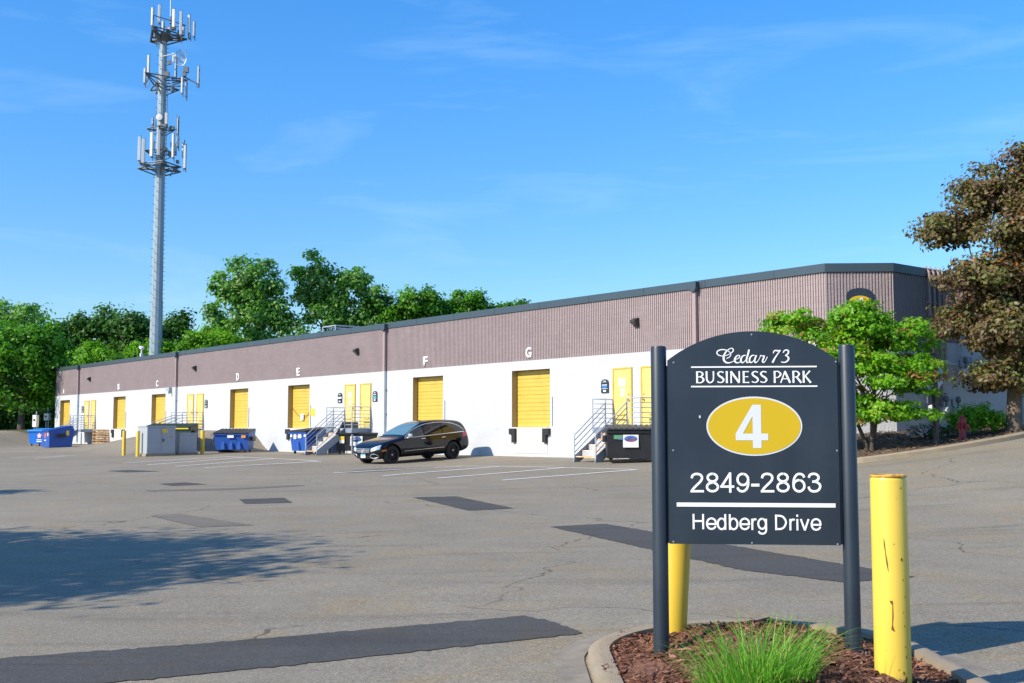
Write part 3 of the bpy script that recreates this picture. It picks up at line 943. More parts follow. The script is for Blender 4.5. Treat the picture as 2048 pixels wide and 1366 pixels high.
# ------------------------------------------------------------------ dumpsters
M_BLUE = mat('blue_dumpster_paint', (0.018, 0.085, 0.36), 0.45, var=0.1, vscale=2.5)
M_BLUEL = mat('bright_blue_plastic', (0.012, 0.16, 0.62), 0.4, var=0.06)
M_BLUEC = mat('cyan_blue_lid', (0.015, 0.30, 0.72), 0.45, var=0.06)
M_BLKP = mat('black_dumpster_paint', (0.018, 0.018, 0.02), 0.5, var=0.25, vscale=3)
M_LID = mat('black_plastic_lid', (0.030, 0.036, 0.042), 0.5, var=0.15)
M_DGRN = mat('dark_green_dumpster_paint', (0.012, 0.045, 0.03), 0.5, var=0.15)
M_STK = mat('white_sticker', (0.82, 0.82, 0.80), 0.5, var=0.02)
M_STKY = mat('yellow_sticker', (0.86, 0.58, 0.03), 0.5)
M_STKO = mat('orange_sticker', (0.80, 0.28, 0.03), 0.5)
M_STKB = mat('blue_sticker', (0.05, 0.16, 0.60), 0.5)
M_STKR = mat('red_sticker', (0.75, 0.12, 0.12), 0.5)
M_STKG = mat('green_sticker', (0.12, 0.30, 0.16), 0.5)


def disc(mb, cx_, cz, rx, rz, y, n=24, mi=0):
    mb.add([(cx_ + rx * math.cos(t), y, cz + rz * math.sin(t)) for t in np.linspace(0, 2 * math.pi, n + 1)[:-1]], [tuple(range(n))], mi)


def dumpster(label, loc, rz, L, prof, m, lid, stickers, ribs=0, taper=0.0, wheels=True, lidm=None, group='dumpsters along the dock wall', open_top=False, zoff=0.16):
    """prof: (y, z) outline of the end, y from the front (negative) to the back."""
    root = empty('dumpster', loc, rz)
    b = MB()
    n = len(prof); k = 2
    xsn = (-L / 2, L / 2)
    zmin = min(p[1] for p in prof); zmax = max(p[1] for p in prof)
    vs = []
    for sx in (-1, 1):
        for (y, z) in prof:
            t = 1 - taper * (1 - (z - zmin) / (zmax - zmin))
            vs.append((sx * L / 2 * t, y * (1 - taper * 0.8 * (1 - (z - zmin) / (zmax - zmin))), z + zoff))
    fs = []
    if not open_top:
        fs += [tuple(range(n)), tuple(range(2 * n - 1, n - 1, -1))]
        fs += [(i, i + n, (i + 1) % n + n, (i + 1) % n) for i in range(n)]
        b.add(vs, fs)
    else:
        # open bin: outer and inner shells; prof[0] front bottom, [1] back bottom, [2] back top, [3] front top
        fs += [(0, 1, 2, 3), (7, 6, 5, 4), (0, 4, 5, 1), (1, 5, 6, 2), (3, 7, 4, 0)]
        b.add(vs, fs)
        c = Vector((0, sum(p[1] for p in vs) / len(vs), 0))
        t = 0.04
        iv = []
        for (x, y, z) in vs:
            iv.append((x - math.copysign(t, x), y + (t if y < c.y else -t), z + (t if z - zoff < zmin + 0.1 else 0)))
        b.add(iv, [(3, 2, 1, 0), (4, 5, 6, 7), (1, 5, 4, 0), (2, 6, 5, 1), (0, 4, 7, 3)])
        kk = len(b.v) - 16
        for (i, j) in ((2, 3), (3, 7), (7, 6), (6, 2)):
            b.f.append((kk + i, kk + j, kk + 8 + j, kk + 8 + i)); b.mi.append(0)
    body = b.build('bin_body', m, root)
    yf = min(p[0] for p in prof); yb = max(p[0] for p in prof)
    r_ = MB()
    zr = max(z for y, z in prof if y < yf + 0.15) + zoff
    r_.box((0, yf - 0.02, zr - 0.05), (L + 0.06, 0.06, 0.09), bev=0.012)
    r_.build('rim', m, root)
    if ribs:
        rb = MB()
        for k in range(ribs):
            x = -L / 2 * (1 - taper) + L * (1 - taper) * (k + 1) / (ribs + 1)
            yb_, yt_ = yf * (1 - taper * 0.8), yf * (1 - taper * 0.8 * 0.4)
            rb.add([(x - 0.16, yb_ - 0.005, zoff + 0.04), (x + 0.16, yb_ - 0.005, zoff + 0.04), (x + 0.05, yt_ - 0.01, zr - 0.45), (x - 0.05, yt_ - 0.01, zr - 0.45),
                    (x - 0.10, yb_ - 0.08, zoff + 0.04), (x + 0.10, yb_ - 0.08, zoff + 0.04)],
                   [(0, 4, 3), (4, 5, 2, 3), (5, 1, 2), (0, 1, 5, 4)])
        rb.build('rib', m, root)
    for s in (-1, 1):
        p = MB(); p.box((s * (L / 2 + 0.07), -0.05, zr - 0.30), (0.12, 0.62, 0.24), bev=0.02)
        p.build('fork_pocket', M_BLKP if m is not M_BLUEL else M_BLUE, root)
    if lid == 'slope':
        lo = min(z for y, z in prof if y < yf + 0.15); yk = zmax
        ft = max((p for p in prof if p[0] < 0), key=lambda p: p[1]); bk = max((p for p in prof if p[0] >= 0), key=lambda p: p[1])
        ang = math.atan2(bk[1] - ft[1], bk[0] - ft[0])
        ln = math.hypot(bk[1] - ft[1], bk[0] - ft[0]) + 0.14
        for s in (-1, 1):
            ld = MB()
            cy, cz = (ft[0] + bk[0]) / 2 - 0.03, (ft[1] + bk[1]) / 2 + zoff + 0.035
            ld.box((s * L / 4, cy, cz), (L / 2 + 0.02, ln, 0.05), rot=(ang, 0, 0), bev=0.015)
            for k in range(5):
                x = s * L / 4 - L / 4 + L / 2 * (k + 0.5) / 5
                ld.box((x, cy - math.sin(-ang) * 0.03 * 0, cz + 0.035), (L / 18, ln - 0.12, 0.035), rot=(ang, 0, 0), bev=0.01)
            ld.build('lid', lidm or M_LID, root)
    if lid == 'thrown':
        for s in (-0.33, 0.0, 0.33):
            ld = MB(); ld.tube([(s * L - 0.16, yb + 0.02, zmax + zoff - 0.02), (s * L + 0.16, yb + 0.02, zmax + zoff - 0.02)], 0.035, 8)
            ld.build('hinge', M_BLACK, root)
    if wheels:
        for sx in (-1, 1):
            for sy in (-1, 1):
                x = sx * (L / 2 * (1 - taper) - 0.16); y = (yf if sy < 0 else yb) * (1 - taper * 0.8) - sy * 0.16
                w = MB(); w.lathe([(0.03, -0.025), (0.075, -0.022), (0.08, 0), (0.075, 0.022), (0.03, 0.025)], 14, (x, y, 0.08), 'x')
                w.box((x, y, 0.14), (0.09, 0.07, 0.06))
                w.build('caster', M_BLACK, root, smooth=True)
    for (x, z, w_, h_, mm, shape, side) in stickers:
        s_ = MB()
        if side == 'front':
            t = 1 - taper * 0.8 * (1 - (z - zoff - zmin) / (zmax - zmin))
            y = yf * t - 0.012 - (0.004 if shape == 'oval' else 0)
            if z > zr - 0.11: y -= 0.04
            if shape == 'oval': disc(s_, x, z, w_ / 2, h_ / 2, y)
            elif shape == 'star':
                for k in range(5):
                    q = math.pi / 2 + k * 2 * math.pi / 5
                    disc(s_, x + w_ * 0.30 * math.cos(q), z + w_ * 0.30 * math.sin(q), w_ * 0.17, w_ * 0.17, y - 0.001 * k, 12)
            else: s_.box((x, y + 0.002, z), (w_, 0.006, h_))
        else:
            s_.box((L / 2 * (1 - taper * 0.3) + 0.008, x, z), (0.008, w_, h_))
        s_.build('sticker', mm, root)
    tag(root, label, 'dumpster', group)
    return root


PR_FRONTLOAD = [(-0.85, 0), (0.72, 0), (0.86, 0.95), (0.98, 1.05), (0.78, 1.45), (-0.85, 1.12)]
PR_PLAIN = [(-0.65, 0), (0.65, 0), (0.75, 1.18), (-0.75, 1.0)]
gz = lambda x, y: z1(x, y)
# bright blue one with the cyan lid, far left
dumpster('bright blue dumpster with light blue lid and five petal logo, leftmost by the berm', (-36.15, 87.5, gz(-36.1, 87.2)), R(-14), 1.75,
         [(-0.55, 0), (0.55, 0), (0.66, 1.12), (-0.66, 0.98)], M_BLUEL, 'slope', [(0.12, 0.78, 0.44, 0.4, mat('pink_sticker', (0.8, 0.42, 0.45), 0.5), 'star', 'front'), (0.12, 0.78, 0.16, 0.16, M_STK, 'oval', 'front'), (0.12, 0.47, 0.5, 0.05, M_STK, 'box', 'front'), (0.12, 0.34, 0.5, 0.07, M_STK, 'box', 'front')],
         taper=0.05, lidm=M_BLUEC)
dumpster('dark blue dumpster with long sloping side and yellow sticker, next to the pallets', (-32.75, 81.75, gz(-32.7, 81.7)), WROT, 1.75,
         PR_FRONTLOAD, M_BLUE, 'slope', [(0.0, 0.85, 0.3, 0.4, M_STKR, 'oval', 'front'), (0.0, 0.5, 0.35, 0.08, M_STK, 'box', 'front'), (0.55, 0.95, 0.25, 0.28, M_STKY, 'box', 'front'), (0.42, 1.02, 0.2, 0.34, M_STKY, 'box', 'side')],
         wheels=False, zoff=0.02, lidm=M_BLUE)
dumpster('royal blue ribbed dumpster with black sloped lid standing at the foot of the ramp', (-15.78, 64.55, gz(-15.78, 64.3)), R(-3), 2.02,
         [(-0.62, 0), (0.55, 0), (0.70, 1.12), (-0.72, 0.92)], M_BLUE, 'slope', [(-0.02, 0.98, 0.36, 0.28, M_STK, 'box', 'front'), (0.72, 0.98, 0.25, 0.28, M_STKO, 'box', 'front'), (0.72, 1.06, 0.25, 0.12, M_STK, 'box', 'front')], ribs=3, taper=0.1)
dumpster('blue dumpster with black lid under bay E, left of the steel stairs', (*wpos(31.15, 1.3)[:2], gz(*wpos(31.15, 1.3)[:2])), WROT, 1.85,
         [(-0.78, 0), (0.7, 0), (0.85, 1.16), (-0.86, 0.98)], M_BLUE, 'slope', [(-0.7, 0.98, 0.2, 0.2, M_STK, 'box', 'front'), (-0.3, 0.92, 0.28, 0.28, M_STK, 'box', 'front'), (0.2, 0.98, 0.36, 0.3, M_STK, 'box', 'front'), (0.75, 1.0, 0.2, 0.18, M_STK, 'box', 'front')], ribs=1, taper=0.1)
dumpster('black open dumpster with a white oval logo board, behind the black car', (-7.75, 57.8, gz(-7.8, 57.6)), R(-3), 2.15,
         [(-0.6, 0), (0.6, 0), (0.75, 1.46), (-0.7, 0.92)], M_BLKP, 'thrown', [(-0.78, 0.80, 0.24, 0.18, M_STKY, 'box', 'front'), (-0.78, 0.63, 0.24, 0.16, M_STK, 'box', 'front'), (-0.05, 0.66, 0.62, 0.48, M_STK, 'box', 'front'), (-0.05, 0.73, 0.54, 0.24, M_STKB, 'oval', 'front'), (-0.05, 0.70, 0.46, 0.14, M_STKG, 'oval', 'front'), (-0.05, 0.75, 0.48, 0.09, M_STK, 'oval', 'front')], open_top=True)
dumpster('black lidded dumpster with blue and orange oval logo, half hidden by the sign post', (4.35, 40.3, gz(4.3, 39.8)), R(-2), 2.0,
         [(-0.65, 0), (0.65, 0), (0.75, 1.1), (-0.72, 0.98)], M_BLKP, 'slope', [(-0.62, 0.90, 0.3, 0.14, M_STKG, 'box', 'front'), (-0.52, 0.83, 0.2, 0.05, M_STKB, 'box', 'front'), (-0.18, 0.76, 0.54, 0.44, M_STK, 'box', 'front'), (-0.18, 0.84, 0.46, 0.22, M_STKB, 'oval', 'front'), (-0.18, 0.81, 0.40, 0.14, M_STKO, 'oval', 'front'), (-0.18, 0.86, 0.36, 0.08, M_STK, 'oval', 'front')], lidm=M_LID)
dumpster('dark green dumpster with yellow lid edge, mostly hidden behind the grey cabinets', (wpos(41.0, 6.0)[0] + 1.05, wpos(41.0, 6.0)[1], gz(wpos(41.0, 6.0)[0] + 1.05, wpos(41.0, 6.0)[1]) - 0.03), R(-2), 2.6,
         [(-0.65, 0), (0.65, 0), (0.72, 1.2), (-0.70, 1.05)], M_DGRN, 'slope', [(0.2, 1.02, 2.0, 0.09, M_STKY, 'box', 'front')], lidm=M_DGRN, wheels=False, zoff=0.03)

# ------------------------------------------------------------------ cabinets, small bollards, pallets, pedestals


def cabinet(name, u, w, wid, dep, h, label, doors):
    x, y, _ = wpos(u, w)
    root = empty(name, (x, y, z1(x, y)), WROT + R(90))         # faces along the wall, towards the camera's right
    b = MB(); b.box((0, 0, 0.06), (wid + 0.12, dep + 0.12, 0.14)); b.build('plinth', M_CONC, root)
    b = MB(); b.box((0, 0, 0.12 + h / 2), (wid, dep, h), bev=0.02); b.box((0, 0, 0.12 + h + 0.02), (wid + 0.06, dep + 0.06, 0.05), bev=0.015)
    b.build('housing', M_CAB, root)
    for k in range(doors):
        ww = wid / doors
        d = MB(); d.box((-wid / 2 + ww * (k + 0.5), -dep / 2 - 0.012, 0.12 + h * 0.56), (ww - 0.03, 0.02, h * 0.82), bev=0.006)
        dd = d.build('door', M_CAB, root)
    if doors > 1:
        hd = MB(); hd.box((0.10, -dep / 2 - 0.045, 0.12 + h * 0.5), (0.05, 0.05, 0.16)); hd.build('handle', M_LAMPD, root)
        st = MB(); st.box((0.18, -dep / 2 - 0.026, 0.12 + h * 0.85), (0.28, 0.006, 0.2)); st.build('warning_sticker', M_STKY, root)
        st = MB(); st.box((0.5, -dep / 2 - 0.026, 0.12 + h * 0.63), (0.1, 0.006, 0.07)); st.build('red_sticker', M_STKR, root)
    tag(root, label, 'cabinet')
    return root


cabinet('transformer_cabinet', 37.2, 7.3, 1.55, 1.3, 1.42, 'large grey two door transformer cabinet between yellow bollards', 2)
cabinet('utility_cabinet', 37.5, 5.62, 1.02, 1.0, 1.02, 'smaller plain grey utility cabinet beside the transformer cabinet', 1)


def bollard(name, x, y, h, r, label, group=None, lean=0.0, leanaxis=0.0, m=None, z=None):
    zz = z1(x, y) if z is None else z
    b = MB()
    b.lathe([(r, -0.25), (r, h - 0.03), (r * 0.96, h - 0.008), (r * 0.88, h), (r * 0.86, h - 0.004), (0.0, h + 0.004)], 40)
    o = b.build(name, m or M_BOLL, None, smooth=True)
    o.location = (x, y, zz)
    o.rotation_euler = (0, lean, 0)
    tag(o, label, 'bollard', group)
    return o


SB = 'small yellow bollards round the cabinets'
bollard('bollard', -21.2, 62.0, 1.35, 0.095, 'slim yellow bollard standing leftmost, clear of the grey cabinet', SB)
bollard('bollard', -19.75, 59.9, 1.35, 0.095, 'slim yellow bollard touching the left edge of the transformer cabinet', SB)
bollard('bollard', -17.05, 62.5, 1.30, 0.11, 'slim yellow bollard right of the smaller cabinet, before the ramp', SB)
bollard('bollard', *wpos(41.5, 4.6)[:2], 0.45, 0.13, 'yellow bollard top peeking out behind the smaller grey cabinet', SB)

# pallets leaning on the wall
for k, (u, tilt) in enumerate(((64.9, 0.22), (65.75, 0.14))):
    p = MB()
    for i in range(7): p.box((0, 0.06, 0.08 + i * 0.17), (0.8, 0.02, 0.10))
    for i in range(5): p.box((0, -0.06, 0.08 + i * 0.26), (0.8, 0.02, 0.10))
    for i in (-1, 0, 1): p.box((i * 0.36, 0, 0.6), (0.05, 0.10, 1.2))
    x, y, _ = wpos(u, 0.42 + 0.2 * k)
    o_ = p.build('wooden_pallet', M_WOOD, None); o_.location = (x, y, z1(x, y)); o_.rotation_euler = (-tilt, 0, WROT + R(74 - 14 * k))
    tag(o_, ('pine pallet leaning on the white wall, closest to bay B', 'pine pallet leaning on the wall, the one nearer the blue dumpsters')[k], 'pallet', 'pallets leaning on the wall')

# electrical pedestals at the far end
for k, (x, y) in enumerate(((-39.6, 94.2), (-40.45, 98.6))):
    zz = z1(x, y)
    r_ = empty('electrical_pedestal', (x, y, zz), R(-20))
    p = MB()
    for s in (-0.12, 0.12): p.tube([(s, 0, -0.1), (s, 0, 0.75)], 0.04, 8)
    p.tube([(0.05, 0, 1.6), (0.05, 0, 1.85)], 0.04, 8)
    p.build('support_pipe', M_GALV, r_)
    p = MB(); p.box((0, -0.02, 1.05 if k == 0 else 1.12), (0.42 if k == 0 else 0.5, 0.3, 1.0 if k == 0 else 0.62), bev=0.02)
    e_ = p.build('meter_box', M_ANT, r_)
    p = MB(); p.lathe([(0.08, -0.19), (0.075, -0.25), (0, -0.27)], 12, (0, 0, 1.15), 'y'); p.build('meter_dial', M_LAMPD, e_)
    tag(r_, ('tall white electrical box on two pipes, left one by the trees', 'squat white electrical box on pipes against the end of the warehouse')[k], 'electrical box', 'electrical boxes by the far end')

# ------------------------------------------------------------------ monument sign on the island
sign = empty('business_park_sign', (1.655, 7.80, 0.0), R(-5.5))
tag(sign, 'charcoal business park sign with arched panel, yellow oval and round posts', 'sign')
PXM = 1.155 / 340
ZB = 0.0


def sx(px, py):
    return (px - (1500.5 + 5.5 * (py - 700) / 380)) * PXM * (1 - 0.00002 * (px - 1500))


def sz(py):
    return 0.878 + (1088 - py) * PXM


for s, px in ((-1, 1318), (1, 1695)):
    p = MB(); x = sx(px, 1000)
    r = 0.054
    p.lathe([(r, -0.1), (r, sz(688) - 0.01), (r - 0.004, sz(688)), (r - 0.012, sz(688) + 0.002), (0, sz(688) + 0.004)], 36, (x, 0, 0))
    p.build('post', M_SIGN, sign, smooth=True)
    a = MB(); a.box((x - s * 0.075, 0.0, (sz(1086) + sz(728)) / 2), (0.045, 0.045, sz(728) - sz(1086)))
    a.build('bracket', M_SIGN, sign)
lx, rx = sx(1337, 1087), sx(1674, 1087)
pan = [(lx, sz(1087)), (rx, sz(1087)), (rx, sz(717))]
cxm = (lx + rx) / 2; hw = (rx - lx) / 2; rise = sz(659) - sz(717)
Rad = (hw * hw + rise * rise) / (2 * rise); czm = sz(659) - Rad
a0 = math.atan2(sz(717) - czm, hw)
pan += [(cxm + Rad * math.cos(t), czm + Rad * math.sin(t)) for t in np.linspace(a0, math.pi - a0, 40)]
p = MB(); p.prism(pan, -0.045, 0.02); p.build('panel', M_SIGN, sign)
b = MB()
for px, py in ((1345, 1083), (1500, 1084), (1668, 1085), (1500, 666), (1344, 722), (1667, 722), (1344, 900), (1668, 900)):
    b.lathe([(0.007, 0.0), (0.006, -0.004), (0.0, -0.006)], 10, (sx(px, py), -0.045, sz(py)), 'y')
b.build('screw', M_GREYP, sign)
YF = -0.047
for x0, x1, y0, y1_ in ((1379, 1629, 730, 732.8), (1379, 1630, 769.5, 772.3), (1351, 1664, 1004.5, 1012.5)):
    xa, xb = sx(x0, y0), sx(x1, y0); bars = MB(); bars.box(((xa + xb) / 2, YF + 0.0005, (sz(y0) + sz(y1_)) / 2), (xb - xa, 0.004, sz(y0) - sz(y1_))); bars.build('rule', M_WLET, sign)
ov = MB(); ocx, ocz = sx(1504.5, 851), sz(851)
disc(ov, ocx, ocz, 95 * PXM, 59.5 * PXM, YF, 96); ov.build('oval_border', M_SILV, sign)
ov = MB(); disc(ov, ocx, ocz, 91.8 * PXM, 56.3 * PXM, YF - 0.0015, 96); ov.build('oval', M_OVAL, sign)
four = MB()
F4 = [(1513, 808), (1518.5, 808), (1518.5, 865), (1532, 865), (1532, 879), (1518.5, 879), (1518.5, 895), (1501.5, 895), (1501.5, 879), (1467.5, 879), (1467.5, 865.5), (1500, 808)]
F4o = [(sx(a, 851), sz(b)) for a, b in F4]
tri = [(1501.5, 865), (1482, 865), (1501.5, 830)]
# the figure 4 as quads round its counter
Q = lambda *p: four.add([(sx(a, 851), YF - 0.003, sz(b)) for a, b in p], [tuple(range(len(p)))])
Q((1467.5, 866), (1482, 866), (1501.5, 831), (1501.5, 808))
Q((1501.5, 808), (1518.5, 808), (1518.5, 866), (1501.5, 866))
Q((1467.5, 866), (1532, 866), (1532, 879.5), (1467.5, 879.5))
Q((1501.5, 879.5), (1518.5, 879.5), (1518.5, 895), (1501.5, 895))
four.build('number', M_SILV, sign)
# numerals and street name as even strokes (enlarged photo pixels -> panel)
fn = lambda x, y: (sx(1340 + x / 6.0235, 1000), sz(920 + (y - 0.0045 * (x - 240)) / 6.0235))


def loop(cx_, cz, rx, rz, n=20):
    return [(cx_ + rx * math.sin(t), cz - rz * math.cos(t)) for t in np.linspace(0, 2 * math.pi * (1 + 1.0 / n), n + 2)]


NUM = {
    '2': [('c', [(17, 70), (25, 40), (50, 22), (82, 17), (118, 27), (138, 52), (135, 84), (113, 116), (70, 158), (32, 198), (16, 228)]), ('l', [(0, 226), (160, 226)])],
    '8': [('c', loop(80, 62, 56, 46)), ('c', loop(80, 174, 65, 52))],
    '4': [('l', [(124, 4), (14, 172)]), ('l', [(0, 170), (168, 170)]), ('l', [(120, 0), (120, 243)])],
    '9': [('c', loop(80, 84, 63, 67)), ('c', [(143, 84), (145, 130), (128, 190), (95, 222), (60, 226), (30, 210), (15, 180)])],
    '-': [('l', [(0, 152), (98, 152)])],
    '6': [('c', loop(86, 160, 64, 67)), ('c', [(150, 62), (135, 32), (100, 18), (65, 26), (36, 62), (23, 110), (22, 160)])],
    '3': [('c', [(16, 64), (30, 32), (65, 17), (105, 23), (131, 50), (126, 84), (95, 106), (58, 111)]), ('c', [(58, 111), (110, 117), (145, 145), (148, 180), (125, 214), (85, 227), (45, 221), (20, 195), (14, 170)])],
}
nm_ = MB(); kk = 0
for chx, x0 in zip('2849-2863', (232, 415, 587, 778, 957, 1070, 1255, 1438, 1625)):
    for kind_, st_ in NUM[chx]:
        kk += 1
        stroke(nm_, [(x0 + a, 146 + b, 34 if chx == '-' else 28) for a, b in st_], fn, YF - 0.0002 * (kk % 9 + 1), smooth=kind_ == 'c')
nm_.build('street_number', M_WLET, sign)
EE = [(118, 762), (110, 722), (85, 701), (60, 697), (30, 711), (13, 745), (15, 785), (34, 813), (62, 823), (95, 814), (116, 788)]
NAME = [('l', [(264, 645), (264, 828)]), ('l', [(378, 645), (378, 828)]), ('l', [(264, 730), (378, 730)])]
for x0 in (412, 808, 1652): NAME += [('c', [(x0 + a, b) for a, b in EE]), ('l', [(x0 + 12, 764), (x0 + 128, 764)])]
NAME += [('c', loop(598, 761, 46, 64)), ('l', [(642, 645), (642, 832)]), ('l', [(696, 645), (696, 832)]), ('c', loop(740, 761, 46, 64)),
         ('l', [(962, 697), (962, 832)]), ('c', [(962, 752), (970, 722), (988, 704), (1012, 706)]),
         ('c', loop(1078, 757, 45, 60)), ('c', [(1126, 697), (1126, 770), (1125, 835), (1112, 864), (1082, 875), (1052, 868), (1036, 846)]),
         ('l', [(1244, 646), (1244, 832)]), ('c', [(1244, 661), (1295, 661), (1335, 680), (1362, 735), (1340, 792), (1298, 817), (1244, 817)]),
         ('l', [(1413, 697), (1413, 832)]), ('c', [(1413, 752), (1421, 722), (1440, 704), (1466, 707)]),
         ('l', [(1496, 697), (1496, 832)]), ('l', [(1496, 645), (1496, 671)]), ('l', [(1537, 697), (1584, 832)]), ('l', [(1629, 697), (1582, 832)])]
for lo_, hi_ in ((0, 1180), (1180, 3000)):      # one mesh per word
    sn_ = MB()
    for kk, (kind_, st_) in enumerate(NAME):
        if lo_ <= min(a for a, b in st_) < hi_:
            stroke(sn_, [(a, b + 0.0045 * (a - 240), 22.5) for a, b in st_], fn, YF - 0.0002 * (kk % 9 + 1), smooth=kind_ == 'c')
    sn_.build('street_name', M_WLET, sign)

# script lettering, drawn stroke by stroke (enlarged photo pixels -> panel)
fc = lambda x, y: (sx(1380 + x / 7.877, 708), sz(670 + y / 7.877))
scr = MB()
k_ = [0]


def S_(pts):
    k_[0] += 1
    stroke(scr, [(a, b, c) for a, b, c in pts], fc, YF - 0.0004 * k_[0] * 0.5)


S_([(545, 348, 12), (590, 328, 12), (617, 290, 13), (600, 248, 12), (545, 213, 13), (480, 205, 17), (422, 220, 18), (397, 255, 18), (420, 290, 16), (480, 308, 12), (545, 300, 10), (612, 268, 12), (652, 232, 17), (655, 202, 17), (632, 184, 14), (595, 196, 13), (553, 228, 18), (520, 275, 26), (503, 330, 31), (510, 380, 30), (545, 413, 24), (595, 416, 16), (650, 395, 10), (700, 362, 9)])
S_([(668, 372, 9), (735, 345, 13), (756, 312, 16), (733, 297, 14), (697, 322, 22), (676, 368, 27), (690, 408, 24), (728, 418, 15), (775, 395, 9)])
S_([(853, 302, 14), (815, 303, 18), (780, 345, 25), (775, 395, 25), (800, 416, 18), (835, 392, 11), (868, 345, 10)])
S_([(905, 208, 27), (884, 290, 26), (862, 365, 25), (868, 410, 22), (892, 412, 13), (915, 395, 9)])
S_([(990, 302, 14), (950, 303, 18), (915, 345, 25), (910, 395, 25), (932, 416, 18), (968, 392, 11), (1003, 345, 10)])
S_([(1018, 298, 22), (996, 355, 24), (988, 395, 23), (1005, 416, 18), (1040, 390, 10), (1070, 340, 10), (1085, 303, 14), (1108, 312, 14), (1142, 312, 20), (1122, 365, 25), (1112, 400, 22), (1135, 414, 15), (1165, 375, 11), (1190, 325, 13)])
S_([(1283, 270, 14), (1298, 232, 18), (1330, 226, 22), (1365, 232, 20), (1395, 224, 14), (1352, 280, 17), (1305, 350, 24), (1268, 418, 31)])
S_([(1438, 262, 16), (1460, 228, 18), (1495, 219, 19), (1522, 240, 24), (1510, 280, 22), (1472, 305, 13), (1505, 320, 20), (1521, 355, 27), (1500, 395, 23), (1455, 415, 17), (1403, 408, 15)])
scr.build('script_lettering', M_WLET, sign)

# humanist capitals with flared ends, same way
cap = MB()
LT = {
    'B': [[(18, 0, 36), (18, 95, 30), (18, 190, 36)], [(18, 8, 16), (75, 10, 20), (108, 45, 31), (75, 86, 20), (25, 90, 15)], [(25, 90, 15), (85, 92, 20), (120, 138, 34), (80, 180, 20), (18, 182, 17)]],
    'U': [[(16, 0, 34), (16, 90, 31), (22, 140, 31), (50, 177, 25), (85, 178, 22), (118, 145, 24), (124, 90, 24), (124, 0, 28)]],
    'S': [[(108, 22, 22), (80, 10, 20), (45, 12, 22), (20, 40, 31), (40, 75, 32), (85, 105, 34), (108, 140, 32), (85, 174, 22), (45, 180, 18), (10, 165, 22)]],
    'I': [[(18, 0, 38), (18, 95, 31), (18, 190, 38)]],
    'N': [[(14, 190, 28), (14, 0, 24)], [(10, 4, 36), (140, 184, 38)], [(142, 0, 26), (142, 190, 22)]],
    'E': [[(18, 0, 36), (18, 95, 31), (18, 190, 36)], [(18, 9, 18), (60, 9, 16), (98, 9, 22)], [(18, 90, 16), (60, 90, 15), (90, 90, 20)], [(18, 181, 18), (60, 181, 17), (104, 181, 22)]],
    'P': [[(18, 0, 36), (18, 95, 30), (18, 190, 36)], [(18, 8, 16), (75, 10, 20), (112, 52, 33), (75, 100, 20), (25, 104, 14)]],
    'A': [[(12, 190, 22), (82, 4, 24)], [(78, 4, 36), (158, 190, 36)], [(40, 125, 15), (130, 125, 15)]],
    'R': [[(18, 0, 36), (18, 95, 30), (18, 190, 36)], [(18, 8, 16), (75, 10, 20), (108, 50, 32), (75, 94, 20), (25, 97, 14)], [(68, 97, 30), (140, 190, 36)]],
    'K': [[(18, 0, 36), (18, 95, 31), (18, 190, 36)], [(28, 98, 18), (118, 0, 28)], [(45, 85, 26), (128, 190, 36)]],
}
fp = lambda x, y: (sx(1380 + x / 7.877, 752), sz(670 + y / 7.877))
kk = 0
for word, x0s in (('BUSINESS', (68, 220, 395, 535, 607, 800, 935, 1068)), ('PARK', (1285, 1385, 1578, 1738))):
    cap = MB()
    for ltr, x0 in zip(word, x0s):
        for st in LT[ltr]:
            kk += 1
            stroke(cap, [(x0 + a, 551 + b, w * 0.88) for a, b, w in st], fp, YF - 0.0002 * (kk % 9 + 1), smooth=len(st) > 3)
    cap.build('capital_lettering', M_WLET, sign)
ch = MB(); disc(ch, sx(1396.5, 832), sz(832), 0.006, 0.011, YF + 0.0005, 7); ch.build('paint_chip', M_SILV, sign)

# ------------------------------------------------------------------ the island: kerb, mulch, grass, big bollards
ICX, ICY, IR = 1.74, 8.12, 1.22


def island_outline(r, n=28, yend=3.0):
    out = [(ICX - r, yend)]
    for t in np.linspace(math.pi, 0, n): out.append((ICX + r * math.cos(t), ICY + r * math.sin(t)))
    out.append((ICX + r, yend))
    return out


def kerb_strip(name, outer, inner, h, ground_in=None):
    k = MB()
    n = len(outer)
    prof = []
    for (ox, oy), (ix, iy) in zip(outer, inner):
        zo = z1(ox, oy); dx, dy = ix - ox, iy - oy
        prof.append([(ox, oy, zo - 0.15), (ox + dx * 0.12, oy + dy * 0.12, zo + h * 0.72), (ox + dx * 0.35, oy + dy * 0.35, zo + h * 0.97), (ox + dx * 0.6, oy + dy * 0.6, zo + h), (ix, iy, zo + h - 0.005), (ix, iy, zo - 0.15)])
    m = 6
    vs = [p for pr in prof for p in pr]
    fs = [(i * m + j, (i + 1) * m + j, (i + 1) * m + j + 1, i * m + j + 1) for i in range(n - 1) for j in range(m - 1)]
    k.add(vs, fs)
    return tag(k.build(name, M_CONC, None, smooth=True), kind='structure')


kerb_strip('island_kerb', island_outline(IR), island_outline(IR - 0.17), 0.085)
apron = MB()
ao, ai = island_outline(IR + 0.22), island_outline(IR + 0.01)
apron.add([(x, y, z1(x, y) + 0.006) for x, y in ao] + [(x, y, z1(x, y) + 0.010) for x, y in ai], [(i, i + 1, i + 1 + len(ao), i + len(ao)) for i in range(len(ao) - 1)])
tag(apron.build('gutter', mat('stained_gutter_concrete', (0.25, 0.212, 0.16), 0.9, var=0.2, vscale=5, bump=0.004, bscale=60, col2=(0.19, 0.165, 0.13), c2scale=1.8), None), kind='structure')


